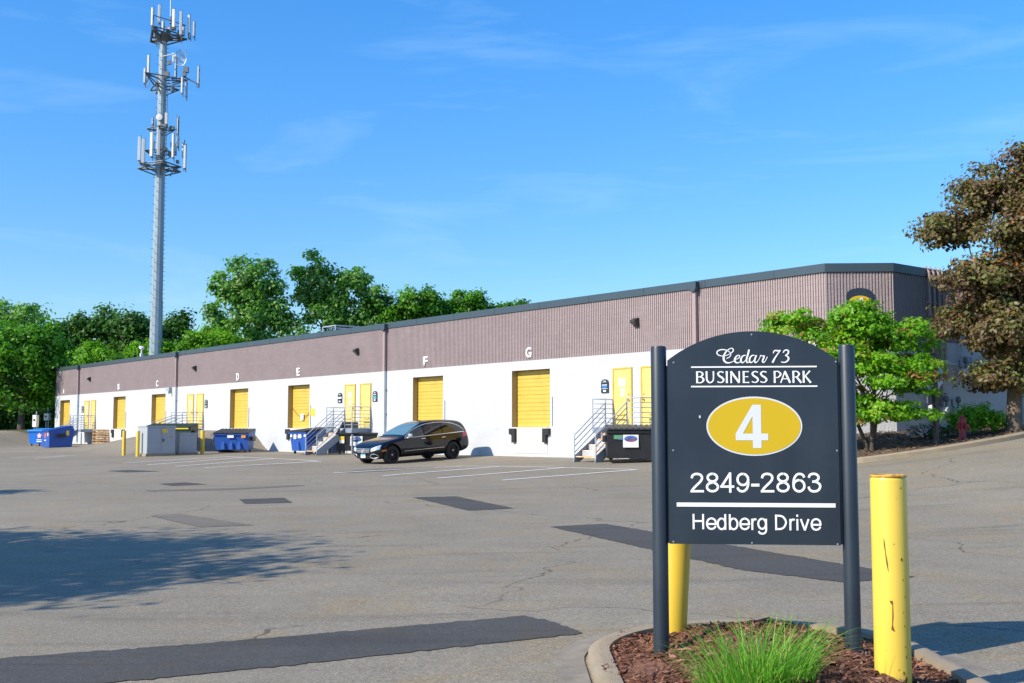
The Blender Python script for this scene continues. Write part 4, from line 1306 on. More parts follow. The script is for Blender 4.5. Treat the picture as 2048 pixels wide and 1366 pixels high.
def island_z(x, y):
    d = (IR - 0.15) - (np.hypot(x - ICX, np.maximum(y - ICY, 0)))
    return 0.075 + 0.185 * sm(0, 0.95, d) + 0.02 * np.sin(x * 9) * np.sin(y * 7.3)


mm = MB()
rings = 14
pts = island_outline(IR - 0.13, 40)
vs, fs = [], []
n = len(pts)
cxs = [(ICX, min(p[1], ICY)) for p in pts]
for r in range(rings + 1):
    t = r / rings
    for p, c in zip(pts, cxs):
        x = c[0] + (p[0] - c[0]) * t; y = c[1] + (p[1] - c[1]) * t
        vs.append((x, y, float(island_z(x, y)) + random.uniform(-0.01, 0.012)))
for r in range(rings):
    for i in range(n - 1):
        fs.append((r * n + i, r * n + i + 1, (r + 1) * n + i + 1, (r + 1) * n + i))
mm.add(vs, fs)
tag(mm.build('mulch_bed', M_MULCH, None, smooth=True), kind='structure')


def chips(name, m, pts, lmin, lmax, lift):
    """Loose shreds of bark lying at random, one stuff object with a tint per shred."""
    V, F, T = [], [], []
    for (x, y, z) in pts:
        L = random.uniform(lmin, lmax); w = L * random.uniform(0.14, 0.34); a = random.uniform(0, 6.283); b = random.gauss(0, 0.35)
        d = Vector((math.cos(a) * math.cos(b), math.sin(a) * math.cos(b), math.sin(b))); s = Vector((-math.sin(a), math.cos(a), random.gauss(0, 0.4))).normalized()
        u_ = d.cross(s)
        c = Vector((x, y, z + random.uniform(0, lift)))
        k = len(V)
        th = w * 0.35
        V += [c - d * L / 2 - s * w * 0.3, c - d * L * 0.1 - s * w / 2 + u_ * th * 0.3, c + d * L / 2 - s * w * 0.2, c + d * L / 2 + s * w * 0.2, c + s * w / 2 + u_ * th * 0.4, c - d * L / 2 + s * w * 0.3, c + u_ * th]
        F += [(k, k + 1, k + 6), (k + 1, k + 2, k + 6), (k + 2, k + 3, k + 6), (k + 3, k + 4, k + 6), (k + 4, k + 5, k + 6), (k + 5, k, k + 6)]
        T += [random.random()] * 6
    me = bpy.data.meshes.new(name); me.from_pydata([tuple(v) for v in V], [], F)
    at = me.attributes.new('tint', 'FLOAT', 'FACE'); at.data.foreach_set('value', T)
    me.materials.append(m)
    o_ = bpy.data.objects.new(name, me); COL.objects.link(o_)
    return o_


M_CHIP = leaf_mat('bark_shreds', [(0.0, (0.05, 0.02, 0.012)), (0.45, (0.15, 0.058, 0.03)), (0.8, (0.25, 0.11, 0.06)), (1.0, (0.34, 0.20, 0.13))], transl=0.0, rough=0.9)
cp = []
while len(cp) < 10500:
    x = random.uniform(ICX - IR, ICX + IR); y = random.uniform(4.8, ICY + IR)
    if math.hypot(x - ICX, max(y - ICY, 0)) < IR - 0.06 - 0.08 * random.random(): cp.append((x, y, float(island_z(x, y))))
tag(chips('bark_mulch', M_CHIP, cp, 0.03, 0.09, 0.022), 'red-brown shredded bark mulch covering the island round the sign', 'mulch', kind='stuff')


def grass_tuft(name, cx_, cy_, n, hmin, hmax, spread, rad, m, label, cat='grass tuft', width=0.006, zf=None):
    V, F, T = [], [], []
    for i in range(n):
        a = random.uniform(0, 6.283); r0 = rad * math.sqrt(random.random())
        bx, by = cx_ + r0 * math.cos(a), cy_ + r0 * 0.8 * math.sin(a)
        bz = zf(bx, by)
        out = a + random.gauss(0, 0.7)
        h = random.uniform(hmin, hmax); lean = spread * (0.25 + r0 / rad) * random.uniform(0.4, 1.3)
        w = width * random.uniform(0.6, 1.3)
        k = len(V); seg = 6
        face = random.uniform(0, 6.283)
        sxv, syv = math.cos(face), math.sin(face)
        for j in range(seg + 1):
            t = j / seg
            px = bx + math.cos(out) * lean * h * t ** 2.0; py = by + math.sin(out) * lean * h * t ** 2.0
            pz = bz + h * (t - 0.32 * lean * t ** 2.6)
            ww = w * (1 - t ** 1.6) * 0.5 + 0.0004
            V += [(px - sxv * ww, py - syv * ww, pz), (px + sxv * ww, py + syv * ww, pz)]
        for j in range(seg):
            F.append((k + 2 * j, k + 2 * j + 1, k + 2 * j + 3, k + 2 * j + 2))
        T += [random.random()] * seg
    me = bpy.data.meshes.new(name); me.from_pydata(V, [], F)
    at = me.attributes.new('tint', 'FLOAT', 'FACE'); at.data.foreach_set('value', T)
    me.polygons.foreach_set('use_smooth', [True] * len(F))
    me.materials.append(m)
    o_ = bpy.data.objects.new(name, me); COL.objects.link(o_)
    return tag(o_, label, cat)


M_GRASS = leaf_mat('fresh_grass_blades', [(0.0, (0.07, 0.22, 0.02)), (0.5, (0.14, 0.38, 0.03)), (0.85, (0.22, 0.48, 0.05)), (1.0, (0.42, 0.40, 0.13))], transl=0.35)
izf = lambda x, y: float(island_z(x, y)) - 0.02
grass_tuft('grass_tuft', 1.37, 6.45, 820, 0.16, 0.46, 0.75, 0.33, M_GRASS, 'bright green tuft of long grass growing in mulch before the sign', zf=izf)
grass_tuft('grass_sprig', 1.80, 9.15, 26, 0.04, 0.09, 0.8, 0.05, M_GRASS, 'tiny green weed sprig in the mulch behind the sign', 'weed', zf=izf, width=0.012)

M_BOLLR = mat('chipped_yellow_bollard_paint', (0.77, 0.54, 0.07), 0.36, var=0.03, vscale=3, col2=(0.22, 0.09, 0.02), c2scale=9, c2min=0.735, c2max=0.75)
rb = bollard('bollard', 2.275, 6.88, 1.352, 0.106, 'big yellow bollard with rust scratches in the foreground, right of the sign', 'big yellow bollards at the island', m=M_BOLLR, z=0.03)
sc_ = MB()


def scratch(mb, pts, r=0.1075):
    """A thin chip in the paint, wrapped on the bollard: (angle from the camera side, height, width)."""
    vs, fs = [], []
    for i, (a, z, w) in enumerate(pts):
        for s in (-1, 1):
            t = -math.pi / 2 - R(18) + a + s * w / 2 / r
            vs.append((r * math.cos(t), r * math.sin(t), z))
    for i in range(len(pts) - 1): fs.append((2 * i, 2 * i + 1, 2 * i + 3, 2 * i + 2))
    mb.add(vs, fs)


scratch(sc_, [(-0.32, 0.985, 0.002), (-0.30, 0.95, 0.008), (-0.25, 0.90, 0.004), (-0.18, 0.84, 0.010), (-0.12, 0.79, 0.002)])
scratch(sc_, [(-0.02, 0.62, 0.018), (0.02, 0.605, 0.014), (0.06, 0.595, 0.004), (0.06, 0.53, 0.007), (0.02, 0.48, 0.005), (0.03, 0.453, 0.016), (0.12, 0.443, 0.010)])
for a, z, w in ((0.62, 0.86, 0.012), (0.4, 1.22, 0.003), (-0.35, 0.33, 0.003), (0.8, 0.64, 0.007), (0.7, 1.28, 0.009), (0.74, 0.16, 0.022), (0.58, 0.2, 0.012), (0.35, 0.16, 0.012), (0.7, 0.74, 0.008), (0.3, 0.22, 0.006), (0.72, 0.47, 0.008), (0.66, 0.55, 0.006), (0.2, 0.95, 0.005), (0.75, 0.35, 0.008), (0.78, 0.29, 0.010), (0.5, 0.1, 0.03), (0.62, 0.04, 0.06), (0.3, 0.07, 0.02), (0.45, 0.13, 0.015)):
    scratch(sc_, [(a, z + w, 0.001), (a + 0.02, z, w), (a, z - w, 0.001)])
rs_ = sc_.build('rust_scratch', mat('rust', (0.20, 0.075, 0.018), 0.85, var=0.3, vscale=30), rb)
rm = MB(); rm.lathe([(0.105, 1.342), (0.1085, 1.349), (0.102, 1.357), (0.091, 1.3565), (0.091, 1.352)], 40)
rm.build('rusty_cap_edge', mat('rusty_yellow', (0.62, 0.36, 0.05), 0.6, var=0.3, vscale=20, col2=(0.24, 0.10, 0.02), c2scale=16), rb, smooth=True)
bollard('bollard', 1.165, 8.42, 1.0, 0.1095, 'big yellow bollard leaning behind the left post of the sign', 'big yellow bollards at the island', lean=R(3.4), z=0.12)

# ------------------------------------------------------------------ planting bed by the corner
KF = [(7.0, 31.9), (7.6, 31.2), (8.3, 30.6), (9.2, 30.1), (10.4, 30.05), (11.65, 30.2), (12.9, 30.6), (14.1, 31.2), (16.5, 32.9), (20, 35.9), (26, 41.5)]
KF = [tuple(p[:2]) for p in catmull(KF, 6)]
BK = []
wc = lambda x, y: tuple((PX0 + (-DU) * x + (-NU) * y).tolist())
bk_raw = [wc(-3.0, 0.0), wc(-1.2, 0.0), wc(0, 0), wc(cl[0], cl[1]), wc(cl[0], cl[1] + 3), wc(cl[0], cl[1] + 7), wc(cl[0], cl[1] + 12), wc(cl[0], cl[1] + 20)]
bk_z = [0.75, 1.25, 1.5, 1.62, 1.72, 1.9, 2.1, 2.3]
seg = np.cumsum([0] + [math.dist(a, b) for a, b in zip(bk_raw, bk_raw[1:])])
nk = len(KF)
ins = []
for i, (x, y) in enumerate(KF):
    a = np.array(KF[max(i - 1, 0)]); b = np.array(KF[min(i + 1, nk - 1)]); d = (b - a) / np.linalg.norm(b - a)
    ins.append((x - d[1] * 0.22, y + d[0] * 0.22))
kerb_strip('bed_kerb', KF, ins, 0.15)
bm_ = MB(); vs, fs = [], []
RN = 12
for i in range(nk):
    t = i / (nk - 1)
    s = t ** 0.9 * seg[-1]
    bx = np.interp(s, seg, [p[0] for p in bk_raw]); by = np.interp(s, seg, [p[1] for p in bk_raw]); bz = np.interp(s, seg, bk_z)
    ix, iy = ins[i]; ox, oy = KF[i]
    iz = z1(ox, oy) + 0.13
    for r in range(RN + 1):
        f = r / RN
        x, y = ix + (bx - ix) * f, iy + (by - iy) * f
        vs.append((x, y, iz + (bz - iz) * (1 - (1 - f) ** 1.7) + random.uniform(-0.012, 0.012)))
for i in range(nk - 1):
    for r in range(RN):
        fs.append((i * (RN + 1) + r, (i + 1) * (RN + 1) + r, (i + 1) * (RN + 1) + r + 1, i * (RN + 1) + r + 1))
bm_.add(vs, fs)
BED = np.array(vs)
tag(bm_.build('planting_bed', M_MULCHD, None, smooth=True), kind='structure')


def bed_z(x, y):
    d = (BED[:, 0] - x) ** 2 + (BED[:, 1] - y) ** 2
    k = np.argsort(d)[:4]; w = 1 / (d[k] + 1e-4)
    return float((BED[k, 2] * w).sum() / w.sum())


cp = []
while len(cp) < 5000:
    i = random.randrange(len(vs)); x = vs[i][0] + random.gauss(0, 0.3); y = vs[i][1] + random.gauss(0, 0.3)
    if x < 17 and min(math.hypot(x - a, y - b) for a, b in KF) > 0.3 and y > 30.5: cp.append((x, y, bed_z(x, y)))
tag(chips('bed_mulch', leaf_mat('dull_bark_shreds', [(0.0, (0.03, 0.02, 0.014)), (0.5, (0.10, 0.062, 0.038)), (1.0, (0.26, 0.18, 0.11))], 0.0, 0.9), cp, 0.06, 0.16, 0.03), 'dull brown bark mulch on the bank before the warehouse corner', 'mulch', kind='stuff')

# hydrant
hx, hy = 12.62, 31.75
hyd = empty('fire_hydrant', (hx, hy, bed_z(hx, hy) - 0.02), R(25)); hyd.scale = (0.86, 0.86, 0.9)
b = MB(); b.lathe([(0.16, 0), (0.16, 0.06), (0.115, 0.07), (0.105, 0.10), (0.10, 0.50), (0.135, 0.52), (0.135, 0.57), (0.12, 0.58), (0.115, 0.64), (0.08, 0.71), (0.03, 0.74), (0.03, 0.79), (0, 0.795)], 20)
b.build('barrel', M_RED, hyd, smooth=True)
for ax_, rr, ln in (('x', 0.055, 0.2), ('x', 0.055, -0.2), ('y', 0.07, -0.22)):
    b = MB(); b.lathe([(rr, 0), (rr, ln * 0.75), (rr * 1.25, ln * 0.76), (rr * 1.2, ln), (0.02, ln * 1.02), (0.02, ln * 1.15), (0, ln * 1.16)], 14, (0, 0, 0.42), ax_)
    b.build('outlet_cap', M_RED, hyd, smooth=True)
tag(hyd, 'dark red fire hydrant standing in mulch before the green bush', 'fire hydrant')

# back of an octagonal sign on a dark post
px_, py_ = 11.62, 31.05
st = empty('road_sign', (px_, py_, bed_z(px_, py_) - 0.05), R(24))
b = MB(); b.box((0, 0, 1.35), (0.11, 0.11, 2.7)); b.build('sign_post', M_LAMPD, st)
b = MB(); b.prism([(0.40 * math.cos(math.pi / 8 + k * math.pi / 4), 1.93 + 0.40 * math.sin(math.pi / 8 + k * math.pi / 4)) for k in range(8)], 0.058, 0.066)
b.build('sign_plate', mat('bare_aluminium', (0.40, 0.46, 0.50), 0.5, 0.4, var=0.06), st)
tag(st, 'octagonal road sign seen from its grey back on a dark post', 'road sign')

# ------------------------------------------------------------------ foliage


def leaves_mesh(name, C, Nrm, size, tint, m, parent):
    """One leaf per centre: a folded diamond of two triangles, turned to its normal."""
    n = len(C)
    Nrm = Nrm / (np.linalg.norm(Nrm, axis=1, keepdims=True) + 1e-9)
    a = RNG.normal(size=(n, 3)); a -= (a * Nrm).sum(1, keepdims=True) * Nrm; a /= np.linalg.norm(a, axis=1, keepdims=True) + 1e-9
    b = np.cross(Nrm, a)
    s = size[:, None]
    tip = C + a * s * 0.55; base = C - a * s * 0.5
    l = C + b * s * 0.36 - a * s * 0.05 + Nrm * s * 0.10; r = C - b * s * 0.36 - a * s * 0.05 + Nrm * s * 0.10
    V = np.empty((n, 4, 3)); V[:, 0] = base; V[:, 1] = r; V[:, 2] = tip; V[:, 3] = l
    V = V.reshape(-1, 3)
    idx = np.arange(n)[:, None] * 4
    F = np.concatenate([idx + np.array([[0, 1, 2]]), idx + np.array([[0, 2, 3]])], 1).reshape(-1, 3)
    me = bpy.data.meshes.new(name)
    me.vertices.add(len(V)); me.vertices.foreach_set('co', V.ravel())
    me.loops.add(F.size); me.loops.foreach_set('vertex_index', F.ravel().astype(np.int32))
    me.polygons.add(len(F)); me.polygons.foreach_set('loop_start', np.arange(0, F.size, 3, dtype=np.int32))
    me.polygons.foreach_set('loop_total', np.full(len(F), 3, dtype=np.int32))
    me.update(calc_edges=True)
    at = me.attributes.new('tint', 'FLOAT', 'FACE'); at.data.foreach_set('value', np.repeat(np.clip(tint, 0, 1), 2).astype(np.float32))
    me.materials.append(m)
    o_ = bpy.data.objects.new(name, me); COL.objects.link(o_)
    if parent is not None: o_.parent = parent
    return o_


def crown_points(blobs, nclump, per, csz, flat=0.6, hollow=0.5, tint_sp=0.3):
    """blobs: (x, y, z, rx, ry, rz). Clumps sit in the outer part of each blob, leaves in each clump."""
    Cs, Ns, Ts, K = [], [], [], []
    vol = np.array([b[3] * b[4] * b[5] for b in blobs]) ** (2 / 3); vol = vol / vol.sum()
    for b, f in zip(blobs, vol):
        c = np.array(b[:3]); r = np.array(b[3:])
        for _ in range(max(4, int(nclump * f))):
            d = RNG.normal(size=3); d /= np.linalg.norm(d)
            if d[2] < -0.55: d[2] *= -0.5
            q = c + d * r * RNG.uniform(hollow, 1.06)
            k = int(per * RNG.uniform(0.6, 1.4)); cs = csz * RNG.uniform(0.65, 1.35)
            off = np.clip(RNG.normal(size=(k, 3)), -1.7, 1.7) * np.array([cs, cs, cs * flat]) * 0.55
            Cs.append(q + off)
            out = off / (cs) + d * 0.5 + np.array([0, 0, 0.55])
            Ns.append(out + RNG.normal(size=(k, 3)) * 0.55)
            Ts.append(np.clip(0.5 + RNG.normal(0, tint_sp) + RNG.normal(0, 0.13, k), 0, 1))
            K.append(q)
    return np.concatenate(Cs), np.concatenate(Ns), np.concatenate(Ts), K


def limb(mb, a, b, r0, r1, bend=0.15, n=6, k=7):
    a, b = Vector(a), Vector(b); L = (b - a).length
    w = Vector((random.gauss(0, 1), random.gauss(0, 1), random.gauss(0, 0.4))) * L * bend * 0.5
    pts = [a.lerp(b, t) + w * math.sin(math.pi * t) for t in np.linspace(0, 1, n)]
    mb.tube(pts, [r0 + (r1 - r0) * t for t in np.linspace(0, 1, n)], k)


def tree(name, label, base, blobs, m, nclump, per, csz, leaf, trunk_r, bark, cat='tree', group=None, fork=0.35, stems=1, limbs=14, flat=0.6, hollow=0.5, tint_sp=0.28, twigs=0, grow=1.0, rag=0):
    root = empty(name, base)
    extra = []
    for k in range(rag):                        # boughs that stick out and break the outline
        b = random.choice(blobs); d = Vector((random.gauss(0, 1), random.gauss(0, 0.6), random.gauss(0.35, 0.8))).normalized(); f = random.uniform(0.85, 1.2); g = random.uniform(0.22, 0.4)
        extra.append((b[0] + d.x * b[3] * f, b[1] + d.y * b[4] * f, b[2] + d.z * b[5] * f, b[3] * g, b[4] * g, b[5] * g * 0.8))
    blobs = list(blobs) + extra
    bx, by, bz = base
    blobs = [(b[0] - bx, b[1] - by, b[2] - bz, *[q * grow for q in b[3:]]) for b in blobs]
    C, N, T, K = crown_points(blobs, nclump, per, csz, flat, hollow, tint_sp)
    leaves_mesh('crown', C, N, leaf * RNG.uniform(0.65, 1.35, len(C)), T, m, root)
    tb = MB()
    top = np.array([np.mean([b[0] for b in blobs]), np.mean([b[1] for b in blobs]), 0])
    zlo = min(b[2] - b[5] for b in blobs); zhi = max(b[2] for b in blobs)
    zf = max(0.4, zlo + (zhi - zlo) * fork)
    for s in range(stems):
        a = 2 * math.pi * s / stems + 0.6
        o_ = 0.0 if stems == 1 else trunk_r * 1.3
        p0 = (o_ * math.cos(a), o_ * math.sin(a), -0.15)
        p1 = (top[0] * 0.35 + o_ * 4.0 * math.cos(a), top[1] * 0.35 + o_ * 4.0 * math.sin(a), zf)
        pts = [Vector(p0), Vector(p0) + Vector((0, 0, 0.25)), Vector(p0).lerp(Vector(p1), 0.5) + Vector((random.gauss(0, .05), random.gauss(0, .05), 0)) * zf * 0.3, Vector(p1)]
        rr = trunk_r / math.sqrt(stems) * 1.15 if stems > 1 else trunk_r
        tb.tube(pts, [rr * 1.45, rr * 1.08, rr * 0.9, rr * 0.72], 10)
        tg = sorted(random.sample(range(len(K)), min(limbs, len(K))))
        for i in tg:
            q_ = K[i]
            st_ = Vector(pts[2]).lerp(Vector(p1), random.uniform(0.3, 1.0))
            limb(tb, st_, q_, rr * random.uniform(0.25, 0.5), rr * 0.06)
        for i in range(twigs):
            q_ = Vector(K[random.randrange(len(K))]); w_ = Vector(K[random.randrange(len(K))])
            if (q_ - w_).length < 2.0: limb(tb, q_, w_, rr * 0.12, rr * 0.05, n=4, k=5)
    tb.build('trunk', bark, root, smooth=True)
    tag(root, label, cat, group)
    return root


L_MAPLE = leaf_mat('bright_green_leaves', [(0.0, (0.085, 0.23, 0.010)), (0.5, (0.175, 0.40, 0.016)), (0.86, (0.27, 0.49, 0.025)), (0.95, (0.30, 0.28, 0.04)), (1.0, (0.40, 0.18, 0.07))], 0.45)
L_COPPER = leaf_mat('bronze_leaves', [(0.0, (0.07, 0.036, 0.028)), (0.3, (0.15, 0.085, 0.045)), (0.6, (0.19, 0.15, 0.055)), (0.95, (0.17, 0.23, 0.062)), (0.995, (0.20, 0.16, 0.045)), (1.0, (0.42, 0.16, 0.03))], 0.38)
L_OAK = leaf_mat('dark_oak_leaves', [(0.0, (0.026, 0.085, 0.014)), (0.5, (0.064, 0.165, 0.025)), (1.0, (0.11, 0.24, 0.035))], 0.36)
L_MID = leaf_mat('mid_green_leaves', [(0.0, (0.04, 0.13, 0.008)), (0.5, (0.095, 0.265, 0.012)), (1.0, (0.16, 0.40, 0.02))], 0.4)
L_COTT = leaf_mat('cottonwood_leaves', [(0.0, (0.075, 0.19, 0.03)), (0.5, (0.155, 0.33, 0.055)), (0.85, (0.24, 0.44, 0.10)), (1.0, (0.40, 0.52, 0.26))], 0.45, 0.35)
L_LIME = leaf_mat('yellow_green_leaves', [(0.0, (0.075, 0.20, 0.008)), (0.5, (0.14, 0.34, 0.012)), (1.0, (0.22, 0.44, 0.02))], 0.42)
L_RUST = leaf_mat('dull_brown_leaves', [(0.0, (0.02, 0.03, 0.01)), (0.6, (0.05, 0.055, 0.015)), (1.0, (0.12, 0.07, 0.02))], 0.2)
L_BUSH = leaf_mat('bush_leaves', [(0.0, (0.06, 0.17, 0.008)), (0.5, (0.13, 0.34, 0.012)), (1.0, (0.22, 0.46, 0.02))], 0.4)
L_FLOW = leaf_mat('flowering_plant_leaves', [(0.0, (0.03, 0.08, 0.025)), (0.75, (0.06, 0.14, 0.04)), (0.85, (0.5, 0.3, 0.42)), (1.0, (0.72, 0.58, 0.66))], 0.25)

gm = [(7.95, 4.62, 0.85, 0.50), (9.70, 4.62, 0.95, 0.58), (9.85, 4.98, 0.40, 0.26), (11.15, 4.20, 0.92, 0.62), (8.6, 3.55, 1.45, 0.8), (10.54, 3.1, 1.25, 0.8), (9.5, 2.25, 1.35, 0.5), (11.53, 3.35, 0.5, 0.6), (8.03, 2.79, 0.9, 0.6), (9.75, 3.8, 1.3, 0.65), (10.3, 2.15, 0.95, 0.42), (10.3, 4.4, 1.0, 0.5)]
tree('green_maple', 'small bright green maple with orange seed clusters at the warehouse corner', (9.95, 31.5, 1.17),
     [(x, 31.6 + dy, z, a, 0.95, b) for (x, z, a, b), dy in zip(gm, (0.3, 0.0, 0.1, 0.2, -0.5, -0.6, 0.2, 0.4, 0.2, 0.9, -0.3, 0.5))], L_MAPLE, 600, 58, 0.32, 0.11, 0.085, M_BARKD, stems=3, fork=0.25, limbs=12, flat=0.4, hollow=0.55, twigs=10, tint_sp=0.30, rag=6)
cm = [(14.37, 8.54, 1.39, 1.1), (15.65, 9.4, 1.31, 1.02), (13.3, 7.64, 1.1, 0.85), (15.14, 7.27, 1.75, 1.24), (13.7, 6.15, 1.2, 0.8), (16.11, 5.78, 1.61, 1.2), (14.09, 4.53, 1.3, 0.85), (13.51, 4.9, 0.8, 0.7), (14.11, 3.15, 1.0, 0.75), (15.58, 3.63, 1.46, 1.0), (16.63, 7.86, 1.4, 1.17), (17.6, 6.4, 1.6, 1.3), (17.2, 4.4, 1.5, 1.1), (15.0, 6.1, 1.6, 1.0), (14.9, 4.4, 1.3, 0.9), (15.4, 8.3, 1.7, 1.0), (14.3, 5.3, 1.2, 0.8)]
tree('copper_maple', 'tall bronze leaved maple standing before the shaded warehouse wall', (14.62, 33.0, 1.78),
     [(x, 33.0 + dy, z, a, 1.3, b) for (x, z, a, b), dy in zip(cm, (0.3, -0.2, 0.5, -0.9, -0.3, 0.9, -0.8, 0.6, -0.2, 0.8, 0.2, -0.5, 0.0, -0.2, 0.0, 0.1, 0.3))], L_COPPER, 900, 96, 0.44, 0.125, 0.21, M_BARK, fork=0.32, limbs=26, flat=0.6, hollow=0.35, twigs=14, tint_sp=0.24, rag=12, grow=0.92)

# bush and flowering plant in the bed
for (nm, lab, x, y, r, h, lm, n, cat) in (('green_bush', 'rounded bright green bush behind the red hydrant', 13.6, 33.15, 0.85, 0.46, L_BUSH, 80, 'bush'), ('flowering_plant', 'low pink flowering plant at the foot of the wall beside the road sign post', 12.35, 33.3, 0.7, 0.20, L_FLOW, 30, 'plant')):
    z0 = bed_z(x, y)
    root = empty(nm, (x, y, z0))
    C, N, T, K = crown_points([(0, 0, h * 0.9, r, r * 0.8, h), (r * 0.4, 0.1, h * 0.7, r * 0.6, r * 0.5, h * 0.8), (-r * 0.45, 0, h * 0.75, r * 0.6, r * 0.5, h * 0.9)], n * 2, 46, 0.16, 0.8, 0.5, 0.2 if lm is L_BUSH else 0.4)
    leaves_mesh('foliage', C, N, 0.065 * RNG.uniform(0.7, 1.3, len(C)), T, lm, root)
    tb = MB()
    for k in range(9): limb(tb, (random.uniform(-.1, .1), random.uniform(-.1, .1), -0.05), K[random.randrange(len(K))], 0.012, 0.004)
    tb.build('stem', M_BARKD, root)
    tag(root, lab, cat)

# trees beyond and beside the warehouse: (name, label, Y, blobs (x, z, rx, rz), leaves, clumps, per, clump size, leaf)
TB = 'trees behind the warehouse'
FT = [
    ('broadleaf_tree', 'big bright green tree at the far left with low sunlit boughs', 98, [(-43.2, 8.23, 3.69, 3.25), (-40.3, 5.41, 1.7, 2.0), (-40.3, 9.0, 1.8, 1.6), (-43.94, 4.76, 3.9, 1.73), (-46.5, 7.0, 3.0, 3.0), (-40.6, 7.2, 1.6, 1.4)], L_MID, 200, 40, 0.95, 0.34, 0.3),
    ('broadleaf_tree', 'grey green treetop peeking over the far left tree', 115, [(-51.05, 12.45, 3.05, 2.14), (-52, 8, 3.5, 3)], L_COTT, 110, 34, 1.0, 0.36, 0.3),
    ('broadleaf_tree', 'distant dark treetop in the dip left of the tower', 125, [(-50.42, 11.3, 2.2, 2.1), (-49.5, 8, 3, 2.5)], L_OAK, 90, 34, 1.0, 0.38, 0.3),
    ('oak_tree', 'dark oak with craggy crown standing left of the tower', 118, [(-43.71, 11.94, 2.19, 2.51), (-44.93, 9.05, 2.35, 2.09), (-42, 8, 2.6, 2.4), (-45.8, 11.4, 1.2, 1.2)], L_OAK, 160, 38, 0.9, 0.36, 0.35),
    ('oak_tree', 'dark oak directly beside the tower on its left', 116, [(-39.27, 12.23, 2.31, 2.2), (-40.07, 9.44, 2.57, 1.8), (-37.6, 9.6, 1.8, 2.2), (-38.5, 7.0, 2.5, 2)], L_OAK, 160, 38, 0.9, 0.36, 0.35),
    ('oak_tree', 'dark oak crown just right of the tower', 120, [(-35.81, 12.0, 1.9, 2.0), (-35.0, 8.6, 2.4, 2.4), (-33.0, 10.3, 1.5, 1.5)], L_OAK, 110, 38, 0.9, 0.36, 0.3),
    ('young_tree', 'low yellow green young tree before the oak left of the tower', 106, [(-39.2, 8.34, 1.69, 1.2), (-40.6, 7.2, 1.4, 1.3), (-37.6, 7.4, 1.5, 1.2)], L_LIME, 80, 40, 0.7, 0.26, 0.12),
    ('young_tree', 'low yellow green young tree at the foot of the tower', 107, [(-34.74, 8.9, 1.7, 1.3), (-36.2, 7.6, 1.3, 1.4), (-32.4, 8.3, 1.4, 1.3)], L_LIME, 80, 40, 0.7, 0.26, 0.12),
    ('young_tree', 'yellow green feathery young tree below the left cottonwood', 106, [(-27.94, 9.72, 2.91, 1.41), (-30.52, 9.24, 1.88, 1.17), (-28, 7.6, 3.2, 1.6)], L_LIME, 120, 42, 0.7, 0.26, 0.14),
    ('cottonwood_tree', 'tall cottonwood, the left one of the airy pair above the roofline', 112, [(-25.66, 16.68, 2.6, 2.1), (-28.42, 14.67, 1.9, 2.6), (-24.11, 13.17, 2.6, 2.6), (-29.06, 11.67, 1.9, 1.7), (-26.08, 12.17, 2.8, 2.4), (-26.0, 9.0, 3.0, 2.4), (-29.9, 13.2, 0.9, 0.8), (-26.3, 14.7, 2.2, 1.8), (-24.0, 15.6, 1.6, 1.6), (-22.2, 11.2, 1.9, 2.2)], L_COTT, 190, 44, 0.75, 0.36, 0.38),
    ('cottonwood_tree', 'tall cottonwood, the right one of the airy pair above the roofline', 114, [(-19.77, 16.95, 2.1, 2.2), (-16.46, 16.38, 2.6, 2.1), (-14.4, 13.88, 1.5, 2.2), (-18.95, 12.87, 2.6, 2.4), (-16.16, 12.36, 2.4, 2.0), (-17.5, 9.4, 3.0, 2.2), (-20.9, 15.0, 1.3, 1.6), (-17.6, 14.7, 1.8, 1.5), (-18.8, 15.2, 1.6, 1.4)], L_COTT, 190, 44, 0.75, 0.36, 0.38),
    ('brown_tree', 'dull brown green tree tucked against the right cottonwood', 118, [(-13.43, 13.26, 1.36, 2.09), (-13.4, 10.0, 1.8, 2.2)], L_RUST, 70, 38, 0.8, 0.34, 0.25),
    ('broadleaf_tree', 'round mid green tree right of the cottonwoods behind the roof', 115, [(-9.67, 14.51, 2.54, 2.04), (-7.62, 13.73, 2.04, 1.78), (-10.94, 12.96, 1.78, 1.78), (-9.2, 10.6, 3.2, 2.4), (-12.0, 12.5, 1.0, 1.4)], L_MID, 170, 42, 0.75, 0.34, 0.3),
    ('broadleaf_tree', 'smaller mid green tree showing low above the roof edge', 118, [(-4.93, 14.31, 2.19, 1.6), (-3.1, 13.6, 1.57, 1.31), (-4.6, 11.2, 2.8, 2.2)], L_MID, 110, 42, 0.75, 0.34, 0.25),
    ('broadleaf_tree', 'last sliver of treetop where the roof edge climbs past it', 122, [(-0.76, 14.53, 2.16, 1.0), (1.41, 14.2, 1.35, 0.81), (0, 11.6, 3, 2.2)], L_MID, 80, 42, 0.75, 0.34, 0.25),
]
for nm, lab, Y, bl, lm, nc, per, cs, lf, tr in FT:
    bx = sum(b[0] for b in bl) / len(bl)
    tree(nm, lab, (bx, Y, z1(bx, Y) + 0.0), [(x, Y + random.uniform(-0.4, 0.4) * a, z, a, a * 0.9, b) for x, z, a, b in bl], lm, int(nc * 2.0), per, cs, lf, tr, M_BARKD if lm in (L_OAK, L_MID) else M_BARK,
         group=TB, fork=0.3, limbs=12, hollow=0.4, flat=0.7, grow=0.98, rag=14)

